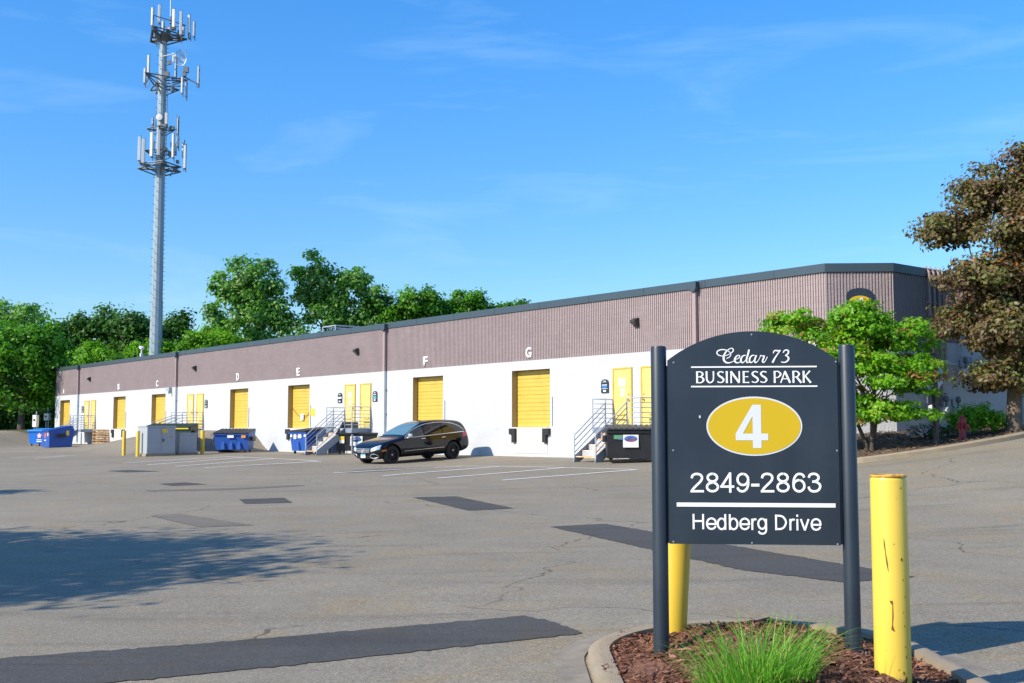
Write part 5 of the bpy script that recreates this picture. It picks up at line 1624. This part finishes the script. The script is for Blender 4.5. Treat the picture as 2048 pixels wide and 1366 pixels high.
# the wood behind them all, and the brush under the left trees, each one mass
C, N, T, K = [], [], [], None
bl = [(x, 138 + random.uniform(-4, 4), random.uniform(4.5, 6.5), 5, 4, 4.0 + random.uniform(-0.8, 0.8)) for x in np.arange(-95, 12, 5.5)]
C, N, T, _ = crown_points(bl, 700, 34, 1.2, 0.8, 0.5)
tag(leaves_mesh('far_wood', C, N, 0.55 * RNG.uniform(0.7, 1.3, len(C)), T, L_OAK, None), 'dark green wood closing the view behind the trees', 'wood', kind='stuff')
bl = [(x, 103 + random.uniform(-3, 6), 2.6, 3, 2.4, 2.4) for x in np.arange(-64, -39.5, 2.6)] + [(x, 111, 3.0, 3, 2.4, 2.8) for x in np.arange(-66, -41, 2.6)] + [(-41.2, 103.5, 2.6, 2.0, 1.8, 2.4), (-40.4, 107, 3, 2.6, 2, 2.6)]
C, N, T, _ = crown_points(bl, 1300, 40, 0.8, 0.8, 0.2)
tag(leaves_mesh('undergrowth', C, N, 0.42 * RNG.uniform(0.7, 1.3, len(C)), T, L_OAK, None), 'dark undergrowth below the trees at the far left', 'undergrowth', kind='stuff')

# unseen trees: two left ones shade the lot, one added right dims the wall
for lab, x, y, bl in (('leafy shade tree left of the lot whose shadow falls across the asphalt', -15.7, 9.0, [(-1.2, -0.6, 7.2, 2.6, 2.2, 2.2), (1.0, 0.8, 6.4, 2.3, 2.0, 1.8), (0, 0, 9.0, 1.9, 1.7, 1.6), (-0.4, 2.2, 5.4, 2.0, 1.8, 1.4), (0.2, -2.0, 5.6, 2.0, 1.8, 1.5), (-0.6, 3.9, 6.0, 2.2, 1.6, 1.4), (0.5, 4.8, 5.2, 1.6, 1.0, 0.9), (0.3, -3.4, 6.0, 1.9, 1.5, 1.5), (-1.0, -4.4, 5.2, 1.6, 1.2, 1.0), (2.8, -1.9, 6.2, 1.8, 1.3, 1.3), (3.4, -0.4, 6.6, 1.7, 1.3, 1.2), (1.0, -1.6, 7.4, 1.8, 1.5, 1.4), (2.2, 1.4, 6.4, 1.6, 1.2, 1.1), (1.2, 2.6, 7.0, 1.6, 1.2, 1.0)]),
                     ('second shade tree farther left along the lot edge', -24.5, 22.4, [(0, 0, 6.0, 2.2, 2.2, 2.0), (1.2, 1.0, 7.6, 1.4, 0.5, 1.3)]),
                     ('unseen tall tree added right of the planting bed to darken the wall', 23.5, 33.0, [(0, 0, 8.0, 3.6, 3.0, 3.4), (-1, -2, 6.0, 3, 3, 2.4), (1.5, 2, 6.5, 3, 3, 2.6)])):
    tree('shade_tree', lab, (x, y, z1(x, y)), [(x + a, y + b, c, d, e, f) for a, b, c, d, e, f in bl], L_MID, 330, 60, 0.7, 0.2, 0.18, M_BARK, group='shade trees round the lot', limbs=10, hollow=0.3)

# ------------------------------------------------------------------ cell tower
TX, TY = -33.2, 105.0
tz0 = z1(TX, TY)
tw = empty('cell_tower', (TX, TY, tz0), 0)
tag(tw, 'tall grey monopole cell tower rising behind the warehouse roof', 'cell tower')
H = 39.4
p = MB()
rad = lambda z: 0.66 - 0.31 * (z / 40)
p.tube([(0, 0, -0.3), (0, 0, 13.2)], [0.66, rad(13)], 12); p.tube([(0, 0, 13.2), (0, 0, 26.5)], [rad(13) - 0.03, rad(26)], 12); p.tube([(0, 0, 26.5), (0, 0, H - tz0)], [rad(26) - 0.02, rad(39)], 12)
p.build('mast', M_TOWER, tw)
p = MB()
for z in np.arange(5, H - tz0 - 1, 0.42):
    r = rad(z); s = 1 if int(z / 0.42) % 2 else -1
    p.tube([(s * 0.06 - r * 0.45, -r * 0.9, z), (s * 0.22 - r * 0.5, -r - 0.14, z)], 0.02, 5)
    p.tube([(r, 0, z), (r + 0.16, 0, z)], 0.02, 5)
p.build('climbing_peg', M_MOUNT, tw)
p = MB()
for a in (0.9, 1.3): p.tube([(rad(20) * 1.1 * math.cos(-a), rad(20) * 1.1 * math.sin(-a), 22 + 3 * a), (rad(30) * 1.15 * math.cos(-a), rad(30) * 1.15 * math.sin(-a), 30)], 0.03, 6)
p.tube([(0.6, -0.3, 27.2), (0.62, -0.3, 33.2)], 0.03, 6)
p.build('feed_cable', M_MOUNT, tw)
K_ = 105 / 2260.0
tX = lambda px: (px - 1024) * K_ * 1.0 - TX + 0.0
tZ = lambda py: 9.64 + (690 - py) * K_ * 1.0062 - tz0


def panel(px, y0, y1, wpx, yy, m=None, dep=0.22):
    """A panel antenna with its mounting pipe, at the tower's own scale."""
    x = tX(px); z0, z1_ = tZ(y1), tZ(y0); w = wpx * K_ * 0.86
    b = MB(); b.box((x, yy, (z0 + z1_) / 2), (w, dep, z1_ - z0), rot=(0, 0, random.uniform(-0.4, 0.4)), bev=0.03)
    o_ = b.build('antenna', m or M_ANT, tw)
    b = MB(); b.tube([(x + 0.05, yy + 0.22, z0 - 0.35), (x + 0.05, yy + 0.22, z1_ + 0.2)], 0.04, 6)
    for f in (0.2, 0.8): b.box((x + 0.03, yy + 0.14, z0 + (z1_ - z0) * f), (0.12, 0.2, 0.08))
    b.box((x, yy + 0.02, z0 - 0.07), (0.12, 0.14, 0.14))
    b.build('bracket', M_MOUNT, o_)


# top platform
for a in ((292, 7, 44, 4.6, -0.9), (308, 4, 41, 6.4, -1.2), (337, 12, 49, 6.6, -1.1), (351, 16, 64, 6, -1.0), (365, 20, 57, 5.5, -0.6), (316, 35, 44, 6, 0.7), (342, 31, 41, 4, 1.2), (301, 20, 40, 4, 1.0), (369, 26, 56, 3.6, 0.4)): panel(*a)
p = MB()


def ring(z, r, rr, n=3, rot=0.3, sides=3, y=0):
    cs = [(r * math.cos(rot + 2 * math.pi * k / sides), r * math.sin(rot + 2 * math.pi * k / sides), z) for k in range(sides)]
    for k in range(sides):
        p.tube([cs[k], cs[(k + 1) % sides]], rr, 6)
        p.tube([(0, 0, z - 0.1), cs[k]], rr, 6)
        p.tube([(0, 0, z - 0.9), cs[k]], rr * 0.8, 6)


zt = tZ(60)
ring(zt, 2.15, 0.10, rot=0.35); ring(zt + 0.35, 1.9, 0.07, rot=0.35)
for k in range(3):
    c = 0.35 + 2 * math.pi * k / 3; d = 0.35 + 2 * math.pi * (k + 1) / 3
    p.tube([(2.0 * math.cos(c), 2.0 * math.sin(c), zt + 1.35), (2.0 * math.cos(d), 2.0 * math.sin(d), zt + 1.35)], 0.05, 6)
p.lathe([(0.36, zt - 0.55), (0.8, zt - 0.05), (0.85, zt + 0.02), (0.36, zt + 0.05)], 8)
for a in ((333, 45, 8, 10), (322, 52, 6, 6), (298, 58, 5, 8), (345, 55, 5, 7), (366, 64, 4, 9)):
    p.box((tX(a[0]), -0.5, tZ(a[1])), (a[2] * K_, 0.4, a[3] * K_))
for x, y0, y1 in ((296, 60, 84), (300, 62, 80), (348, 62, 78), (366, 60, 72), (316, 72, 80)):
    p.tube([(tX(x), -0.4, tZ(y0)), (tX(x) + 0.1, -0.4, tZ(y1))], 0.04, 5)
p.build('top_platform', M_MOUNT, tw)
p = MB(); p.tube([(tX(323.5), 0, tZ(34)), (tX(323.5), 0, tZ(18))], 0.09, 8); p.build('whip_mount', M_MOUNT, tw)
p = MB(); p.tube([(tX(323), 0, tZ(18)), (tX(322.6), 0, tZ(-32))], 0.055, 8); p.build('whip_antenna', M_ANT, tw)
# second level: dish of fine mesh and side arms
p = MB(); dx, dz, dr = tX(349), tZ(108.5), 12.5 * K_
for t in np.linspace(0, 2 * math.pi, 1): pass
circ = lambda r, yy=0.0, n=28: [(dx + r * math.cos(t), -0.55 + yy, dz + 1.35 * r * math.sin(t)) for t in np.linspace(0, 2 * math.pi, n + 1)]
for f in (1.0, 0.86, 0.7, 0.54, 0.38, 0.2): p.tube(circ(dr * f, 0.12 * (1 - f * f)), 0.035 if f == 1.0 else 0.014, 5)
for k in range(20):
    t = 2 * math.pi * k / 20
    p.tube([(dx, -0.43, dz), (dx + dr * math.cos(t), -0.55, dz + 1.35 * dr * math.sin(t))], 0.012, 4)
dish = p.build('grid_dish', M_GALV, tw)
p = MB(); p.lathe([(0, -0.95), (0.11, -0.95), (0.11, -0.75), (0.05, -0.72), (0.05, -0.45)], 10, (tX(340), 0, tZ(106)), 'y'); p.tube([(tX(308), -0.6, tZ(106.5)), (tX(336), -0.55, tZ(100))], 0.05, 6); p.box((tX(333.5), -0.5, tZ(107)), (0.12, 0.12, 0.9))
p.build('dish_arm', M_ANT, tw)
for a in ((283.5, 102, 140, 5, -0.5), (275, 128, 158, 4, -0.3), (297, 138, 173, 3, 0.3), (301, 140, 172, 2.4, 0.5), (385, 125, 160, 3.4, -0.4), (381, 122, 156, 2, 0.2), (353, 148, 180, 4, -0.5), (334.5, 105, 142, 2.4, 0.2), (356, 150, 182, 2.2, 0.3)): panel(*a, dep=0.14)
p = MB(); ring(tZ(149), 2.3, 0.07, rot=0.1, sides=3); ring(tZ(166), 1.6, 0.06, rot=0.5, sides=3)
for (x0, y0, x1, y1) in ((278, 158, 285, 142), (285, 143, 318, 150), (296, 165, 318, 166), (330, 150, 356, 146), (356, 146, 384, 160), (330, 165, 356, 164)):
    p.tube([(tX(x0), -0.3, tZ(y0)), (tX(x1), -0.2, tZ(y1))], 0.07, 6)
p.box((tX(360), -0.4, tZ(132)), (0.45, 0.3, 0.55)); p.box((tX(334), -0.5, tZ(173)), (0.28, 0.3, 0.5)); p.box((tX(357), -0.4, tZ(141)), (0.3, 0.3, 0.4)); p.box((tX(327), -0.6, tZ(118)), (0.3, 0.2, 0.4)); p.box((tX(321), -0.5, tZ(143)), (0.5, 0.3, 0.6))
p.tube([(tX(381), -0.3, tZ(160)), (tX(383), -0.3, tZ(169)), (tX(386), -0.3, tZ(163))], 0.03, 5); p.tube([(tX(275), -0.3, tZ(160)), (tX(278), -0.3, tZ(169)), (tX(284), -0.3, tZ(166)), (tX(287), -0.3, tZ(150))], 0.03, 5)
p.build('upper_arm', M_MOUNT, tw)
# third level
for a in ((294, 232, 245, 2.6, -0.4), (323.5, 222, 245, 6.5, -0.6), (344, 230, 262, 2.2, -0.2), (341, 226, 250, 1.8, 0.3)): panel(*a, dep=0.16)
p = MB(); p.lathe([(0, -0.85), (6.3 * K_, -0.82), (6.5 * K_, -0.7), (5.5 * K_, -0.5), (0, -0.45)], 28, (tX(310), 0, tZ(232)), 'y'); p.build('drum_dish', M_ANT, tw, smooth=True)
p = MB(); ring(tZ(252), 1.3, 0.06, rot=0.15, sides=4); p.tube([(tX(300), -0.3, tZ(250)), (tX(300), -0.3, tZ(215))], 0.03, 5); p.tube([(tX(304), -0.2, tZ(258)), (tX(304), -0.2, tZ(218))], 0.03, 5); p.tube([(tX(342), -0.2, tZ(268)), (tX(342), -0.2, tZ(222))], 0.03, 5)
p.box((tX(318), -0.45, tZ(249)), (0.5, 0.3, 0.4)); p.box((tX(333), -0.2, tZ(251)), (0.4, 0.4, 0.35))
p.build('middle_arm', M_MOUNT, tw)
# lower platform
for a in ((274, 274, 322, 6.4, -1.1), (283, 279, 328, 6.4, -1.2), (300, 266, 315, 6.6, -1.3), (314.5, 262, 313, 6.8, -1.4), (342, 268, 316, 4.8, -1.1), (347.5, 271, 291, 3.8, -0.6), (354, 276, 307, 3.6, 0.2), (363.5, 289, 336, 5.2, -0.7), (333, 277, 293, 4.5, 0.9)): panel(*a)
p = MB(); ring(tZ(331), 2.25, 0.08, rot=0.9, sides=3); ring(tZ(326), 1.9, 0.07, rot=0.4, sides=4); ring(tZ(300), 1.5, 0.05, rot=0.6, sides=4)
p.tube([(tX(300), -0.6, tZ(334)), (tX(309), -0.3, tZ(350))], 0.06, 6); p.tube([(tX(341), -0.6, tZ(336)), (tX(332), -0.3, tZ(350))], 0.06, 6)
for x, y0, y1 in ((286, 328, 338), (347, 335, 346), (274, 322, 331), (364, 336, 341), (360, 285, 340)):
    p.tube([(tX(x), -0.5, tZ(y0)), (tX(x), -0.5, tZ(y1))], 0.04, 5)
for a in ((324, 297, 4, 8), (332, 306, 6, 9), (321, 325, 9, 8), (348, 322, 5, 6), (337, 287, 6, 10)):
    p.box((tX(a[0]), -0.55, tZ(a[1])), (a[2] * K_, 0.4, a[3] * K_))
p.build('lower_platform', M_MOUNT, tw)
p = MB(); p.lathe([(0, 0), (0.16, 0.02), (0.16, 0.85), (0.12, 0.95), (0, 0.97)], 12, (tX(291), 0.4, tZ(294))); p.build('canister', M_GALV, tw, smooth=True)

# ------------------------------------------------------------------ the black car
M_CARP = mat('black_car_paint', (0.005, 0.006, 0.009), 0.07, 0.0, coat=0.0, spec=0.5)
M_CARG = mat('dark_tinted_glass', (0.012, 0.016, 0.018), 0.04, spec=0.8)
M_WINF = mat('clear_side_glass', (0.05, 0.06, 0.05), 0.04, spec=0.8)
M_WSC = mat('windscreen_glass', (0.11, 0.21, 0.22), 0.03, spec=1.0, coat=1.0)  # brightness seen through the glass is put into the pale teal colour
M_CHROME = mat('chrome', (0.80, 0.81, 0.83), 0.25, 0.75)
M_TYRE = mat('tyre_rubber', (0.018, 0.018, 0.018), 0.8, var=0.2, vscale=20)
M_RIM = mat('black_rim', (0.012, 0.012, 0.013), 0.25, 0.4)
M_PLAS = mat('black_trim_plastic', (0.02, 0.02, 0.022), 0.6)
M_TAIL = mat('red_lamp_lens', (0.55, 0.02, 0.03), 0.15, coat=0.5)
M_AMB = mat('amber_lamp_lens', (0.75, 0.16, 0.01), 0.2, coat=0.5)
M_HEAD = mat('clear_lamp_lens', (0.62, 0.68, 0.74), 0.12, 0.35, coat=1.0, var=0.3, vscale=9)
hd = Vector((-0.72, -0.695)).normalized(); side = Vector((-hd.y, hd.x))      # heading; the car's left, towards the camera
near = (Vector((-4.91, 46.2)) + Vector((-2.53, 48.5))) / 2
ctr = near - side * 0.84 - hd * 0.06
zc = (z1(-4.91, 46.2) + z1(-2.53, 48.5)) / 2
car = empty('parked_car', (ctr.x, ctr.y, zc - 0.01), math.atan2(hd.y, hd.x))
car.rotation_euler = (0, math.atan2(z1(-2.53, 48.5) - z1(-4.91, 46.2), 3.31), math.atan2(hd.y, hd.x))
tag(car, 'black crossover wagon with dark wheels and chrome window trim parked before bay F', 'car')
ST = [  # x, bottom, w_bottom, z_mid, w_mid, z_belt, w_belt, z_top, w_top
    (2.47, 0.30, 0.50, 0.46, 0.60, 0.60, 0.60, 0.64, 0.50),
    (2.42, 0.24, 0.66, 0.45, 0.76, 0.67, 0.75, 0.73, 0.60),
    (2.26, 0.21, 0.78, 0.49, 0.88, 0.76, 0.86, 0.83, 0.68),
    (1.95, 0.21, 0.84, 0.57, 0.945, 0.87, 0.91, 0.93, 0.72),
    (1.45, 0.22, 0.86, 0.62, 0.96, 0.94, 0.92, 1.02, 0.74),
    (1.05, 0.23, 0.87, 0.62, 0.965, 0.985, 0.93, 1.08, 0.76),
    (0.60, 0.23, 0.87, 0.62, 0.965, 1.00, 0.935, 1.36, 0.70),
    (0.15, 0.23, 0.87, 0.62, 0.965, 1.02, 0.935, 1.585, 0.66),
    (-0.35, 0.23, 0.87, 0.62, 0.965, 1.03, 0.935, 1.69, 0.66),
    (-1.00, 0.23, 0.87, 0.62, 0.965, 1.05, 0.93, 1.72, 0.66),
    (-1.65, 0.24, 0.87, 0.64, 0.965, 1.07, 0.925, 1.70, 0.65),
    (-2.10, 0.27, 0.85, 0.66, 0.95, 1.08, 0.91, 1.665, 0.63),
    (-2.36, 0.32, 0.82, 0.68, 0.92, 1.07, 0.87, 1.585, 0.63),
    (-2.50, 0.36, 0.78, 0.68, 0.88, 1.00, 0.83, 1.33, 0.64),
    (-2.58, 0.40, 0.70, 0.62, 0.82, 0.84, 0.79, 0.98, 0.68),
]
bm = bmesh.new(); rows = []
for (x, zb_, wb, zm, wm, zl, wlt, zt_, wt) in ST:
    half = [(0.0, zb_), (wb * 0.8, zb_), (wb, zb_ + 0.06), (wm * 0.985, (zb_ + zm) / 2 + 0.05), (wm, zm), (wm * 0.985, (zm + zl) / 2), (wlt, zl), (wlt * 0.4 + wt * 0.6 + 0.02, zl + (zt_ - zl) * 0.62), (wt, zt_ - 0.035 * (1 if zt_ - zl > 0.2 else 0.4)), (wt * 0.6, zt_ - 0.005), (0.0, zt_)]
    row = [bm.verts.new((x, y, z)) for y, z in half] + [bm.verts.new((x, -y, z)) for y, z in half[-2:0:-1]]
    rows.append(row)
for a, b in zip(rows, rows[1:]):
    n = len(a)
    for k in range(n): bm.faces.new((a[k], a[(k + 1) % n], b[(k + 1) % n], b[k]))
bm.faces.new(rows[0]); bm.faces.new(rows[-1][::-1])
bmesh.ops.recalc_face_normals(bm, faces=bm.faces)
me = bpy.data.meshes.new('car_shell'); bm.to_mesh(me); bm.free()
tmp = bpy.data.objects.new('car_shell', me); COL.objects.link(tmp)
ss = tmp.modifiers.new('s', 'SUBSURF'); ss.levels = 2; ss.render_levels = 2
AX = (1.70, -1.58); WR = 0.38
cut = MB()
for x in AX:
    for s in (-1, 1): cut.lathe([(0.445, s * 0.62), (0.445, s * 1.3)], 40, (x, 0, WR + 0.01), 'y')
cu = cut.build('cutter', M_PLAS, None)
bo = tmp.modifiers.new('b', 'BOOLEAN'); bo.operation = 'DIFFERENCE'; bo.object = cu; bo.solver = 'EXACT'
dg = bpy.context.evaluated_depsgraph_get()
shell = bpy.data.meshes.new_from_object(tmp.evaluated_get(dg))
bo.show_viewport = False; bo.show_render = False
dg.update()
smooth_shell = bpy.data.meshes.new_from_object(tmp.evaluated_get(bpy.context.evaluated_depsgraph_get()))
bpy.data.objects.remove(tmp); bpy.data.objects.remove(cu)
shell.materials.clear(); shell.materials.append(M_CARP)
shell.polygons.foreach_set('use_smooth', [True] * len(shell.polygons)); shell.set_sharp_from_angle(angle=R(32))
for p_ in shell.polygons: p_.material_index = 0
shell.name = 'car_body'
body = bpy.data.objects.new('body', shell); COL.objects.link(body); body.parent = car
smooth_shell.calc_loop_triangles()
BV = BVHTree.FromPolygons([v.co.copy() for v in smooth_shell.vertices], [tuple(p_.vertices) for p_ in smooth_shell.polygons])


def on_side(x, z, s, off):
    h = BV.ray_cast(Vector((x, s * 3, z)), Vector((0, -s, 0)))
    return (h[0] + h[1] * off) if h[0] else None


def on_front(y, z, off, d=-1):
    h = BV.ray_cast(Vector((4 if d < 0 else -4, y, z)), Vector((d, 0, 0)))
    return (h[0] + h[1] * off) if h[0] else None


def patch(name, rows_, m, parent=car):
    mb = MB(); nn = len(rows_[0]); vs = [p_ for r_ in rows_ for p_ in r_]
    mb.add(vs, [(i * nn + j, i * nn + j + 1, (i + 1) * nn + j + 1, (i + 1) * nn + j) for i in range(len(rows_) - 1) for j in range(nn - 1)])
    return mb.build(name, m, parent, smooth=True)


WTOP = [(1.02, 1.03), (0.80, 1.17), (0.50, 1.33), (0.20, 1.45), (-0.2, 1.545), (-0.7, 1.59), (-1.2, 1.585), (-1.6, 1.535), (-1.95, 1.43), (-2.16, 1.31), (-2.26, 1.2)]
wt_z = lambda x: float(np.interp(-x, [-p_[0] for p_ in WTOP], [p_[1] for p_ in WTOP]))
wb_z = lambda x: 1.015 + (1.0 - x) * 0.042
for s in (1, -1):
    for x0, x1 in ((0.90, 0.02), (-0.05, -0.98), (-1.05, -2.20)):
        R_ = []
        for t in np.linspace(0, 1, 14):
            x = x0 + (x1 - x0) * t
            R_.append([on_side(x, wb_z(x) + 0.02 + (wt_z(x) - wb_z(x) - 0.035) * f, s, 0.008) for f in np.linspace(0, 1, 7)])
        patch('side_window', R_, M_CARG if x0 < 0.5 else M_WINF)
    tr = MB()
    pts = [on_side(x, wt_z(x), s, 0.012) for x in np.linspace(1.0, -2.24, 30)]
    tr.tube(pts, 0.018, 6); tr.tube([on_side(x, wb_z(x), s, 0.012) for x in np.linspace(1.0, -2.24, 24)], 0.016, 6)
    tr.build('window_trim', M_CHROME, car, smooth=True)
    tr = MB(); tr.tube([on_side(x, 0.50 + (1.1 - x) * 0.022, s, 0.012) for x in np.linspace(1.1, -1.05, 20)], 0.011, 6); tr.build('side_strip', M_CHROME, car, smooth=True)
    sl = MB()
    for xx in (0.98, -0.02, -1.08):
        pts = [on_side(xx - 0.02 * (zz > 1.0), zz, s, 0.002) for zz in np.linspace(0.36, 1.03, 10)]
        sl.tube(pts, 0.005, 4)
    sl.build('door_seam', M_PLAS, car)
    for xx in (0.18, -0.92):
        hn = MB(); q0 = on_side(xx, 0.955, s, 0.03); q1 = on_side(xx - 0.2, 0.962, s, 0.03); hn.tube([q0 - Vector((0, s * 0.02, 0)), q0, q1, q1 - Vector((0, s * 0.02, 0))], 0.015, 6); hn.build('door_handle', M_CHROME, car, smooth=True)
    mi_ = MB(); q0 = on_side(0.80, 1.07, s, 0.0)
    mi_.box(q0 + Vector((0.02, s * 0.12, 0.05)), (0.12, 0.26, 0.16), rot=(0, 0, s * -0.2), bev=0.05)
    mi_.box(q0 + Vector((0.02, s * 0.02, 0.0)), (0.06, 0.1, 0.05), mi=1)
    mi_.build('mirror', [M_CHROME, M_CARP], car, smooth=True)
    # head lamp wraps round the corner
    R_ = []
    for t in np.linspace(0, 1, 10):
        y = s * (0.48 + 0.36 * t)
        zt2, zb2 = 0.66 + 0.13 * t, 0.53 + 0.10 * t ** 1.5
        R_.append([on_front(y, zb2 + (zt2 - zb2) * f, 0.012) for f in np.linspace(0, 1, 6)])
    if all(p_ is not None for r_ in R_ for p_ in r_): patch('headlight', R_, M_HEAD)
    R_ = []
    for t in np.linspace(0, 1, 6):
        x = 2.2 - 0.20 * t
        R_.append([on_side(x, 0.53 + 0.07 * f + 0.01 * t, s, 0.010) for f in np.linspace(0, 1, 4)])
    patch('side_marker', R_, M_AMB)
    R_ = []
    for t in np.linspace(0, 1, 8):
        x = -2.12 - 0.30 * t
        R_.append([on_side(x, 0.92 + 0.05 * t + 0.20 * f, s, 0.010) for f in np.linspace(0, 1, 5)])
    patch('tail_light', R_, M_TAIL)
    fg = MB(); ring_ = []
    for t in np.linspace(0, 2 * math.pi, 20):
        y = s * (0.62 + 0.17 * math.cos(t)); z = 0.36 + 0.085 * math.sin(t) + 0.06 * (abs(y) - 0.6)
        q_ = on_front(y, z, 0.014)
        if q_: ring_.append(q_)
    fg.tube(ring_, 0.012, 6); fg.build('fog_lamp_ring', M_CHROME, car, smooth=True)
# windscreen and rear glass
R_ = []
for t in np.linspace(0, 1, 12):
    x = 0.96 - 0.98 * t
    r_ = []
    for f in np.linspace(-1, 1, 13):
        h = BV.ray_cast(Vector((x, f * (0.74 - 0.16 * t), 3)), Vector((0, 0, -1)))
        r_.append(h[0] + h[1] * 0.008)
    R_.append(r_)
patch('windscreen', R_, M_WSC)
R_ = []
for t in np.linspace(0, 1, 8):
    r_ = []
    for f in np.linspace(-1, 1, 11):
        q_ = on_front(f * 0.56, 1.16 + 0.33 * t, 0.008, 1)
        r_.append(q_)
    R_.append(r_)
patch('rear_window', R_, M_CARG)
# grille with three bars, ring emblem, plate, lower intake
gr = MB()
R_ = [[on_front(y, 0.50 + 0.155 * f, 0.010) for f in np.linspace(0, 1, 6)] for y in np.linspace(-0.42, 0.42, 16)]
gq = patch('grille', R_, M_PLAS)
for k, f in enumerate((0.12, 0.5, 0.9)):
    gr.tube([on_front(y, 0.50 + 0.155 * f, 0.022) for y in np.linspace(-0.40 - 0.02 * k, 0.40 + 0.02 * k, 16)], 0.018, 6)
gr.build('grille_bar', M_CHROME, gq, smooth=True)
em = MB(); c_ = on_front(0, 0.58, 0.035)
em.tube([c_ + Vector((0, 0.075 * math.cos(t), 0.075 * math.sin(t))) for t in np.linspace(0, 2 * math.pi, 21)], 0.009, 6)
for k in range(3):
    a = math.pi / 2 + k * 2 * math.pi / 3
    em.tube([c_, c_ + Vector((0, 0.075 * math.cos(a), 0.075 * math.sin(a)))], [0.014, 0.004], 6)
em.build('emblem', M_CHROME, car, smooth=True)
c_ = on_front(0, 0.37, 0.02)
pl = MB(); pl.box(c_ + Vector((0.01, 0, 0)), (0.012, 0.31, 0.155)); pq = pl.build('licence_plate', mat('white_plate', (0.72, 0.80, 0.86), 0.4), car)
pl = MB(); pl.box(c_ + Vector((0.018, 0, 0.045)), (0.004, 0.30, 0.055)); pl.build('plate_band', mat('sky_blue_plate', (0.08, 0.36, 0.78), 0.4), pq)
R_ = [[on_front(y, 0.27 + 0.09 * f, 0.008) for f in np.linspace(0, 1, 4)] for y in np.linspace(-0.5, 0.5, 14)]
patch('lower_intake', R_, M_PLAS)
# under tray and wheel wells keep the light out
ut = MB(); ut.box((0, 0, 0.34), (4.2, 1.1, 0.12)); ut.build('underbody', M_PLAS, car)
for x in AX:
    for s in (-1, 1):
        wh = MB(); yy = s * 0.80
        wh.lathe([(0.235, -0.12), (0.33, -0.125), (WR - 0.012, -0.10), (WR, -0.06), (WR, 0.06), (WR - 0.012, 0.10), (0.33, 0.125), (0.24, 0.12), (0.235, 0.08)], 40, (0, 0, 0), 'y')
        wo = wh.build('wheel', M_TYRE, car, smooth=True, loc=(x, yy, WR))
        rm = MB()
        rm.lathe([(0.235, -0.10 * s), (0.245, 0.112 * s), (0.232, 0.116 * s), (0.225, 0.07 * s), (0.21, 0.0)], 40, (0, 0, 0), 'y')
        rm.lathe([(0.0, 0.085 * s), (0.05, 0.085 * s), (0.06, 0.06 * s), (0.06, 0.0)], 20, (0, 0, 0), 'y')
        rm.lathe([(0.0, -0.01 * s), (0.22, -0.01 * s)], 24, (0, 0, 0), 'y')
        for k in range(10):
            a = k * math.pi / 5 + (0.09 if k % 2 else -0.09)
            rm.tube([(0.05 * math.cos(a), 0.07 * s, 0.05 * math.sin(a)), (0.225 * math.cos(a), 0.095 * s, 0.225 * math.sin(a))], [0.022, 0.017], 6)
        rm.build('rim', M_RIM, wo, smooth=True)
        hb = MB(); hb.lathe([(0.024, 0.084 * s), (0.02, 0.092 * s), (0, 0.094 * s)], 12, (0, 0, 0), 'y'); 
        for k in range(5):
            a = k * 2 * math.pi / 5; hb.lathe([(0.009, 0.06 * s), (0.009, 0.10 * s), (0, 0.102 * s)], 6, (0.042 * math.cos(a), 0, 0.042 * math.sin(a)), 'y')
        hb.build('wheel_nut', M_CHROME, wo)
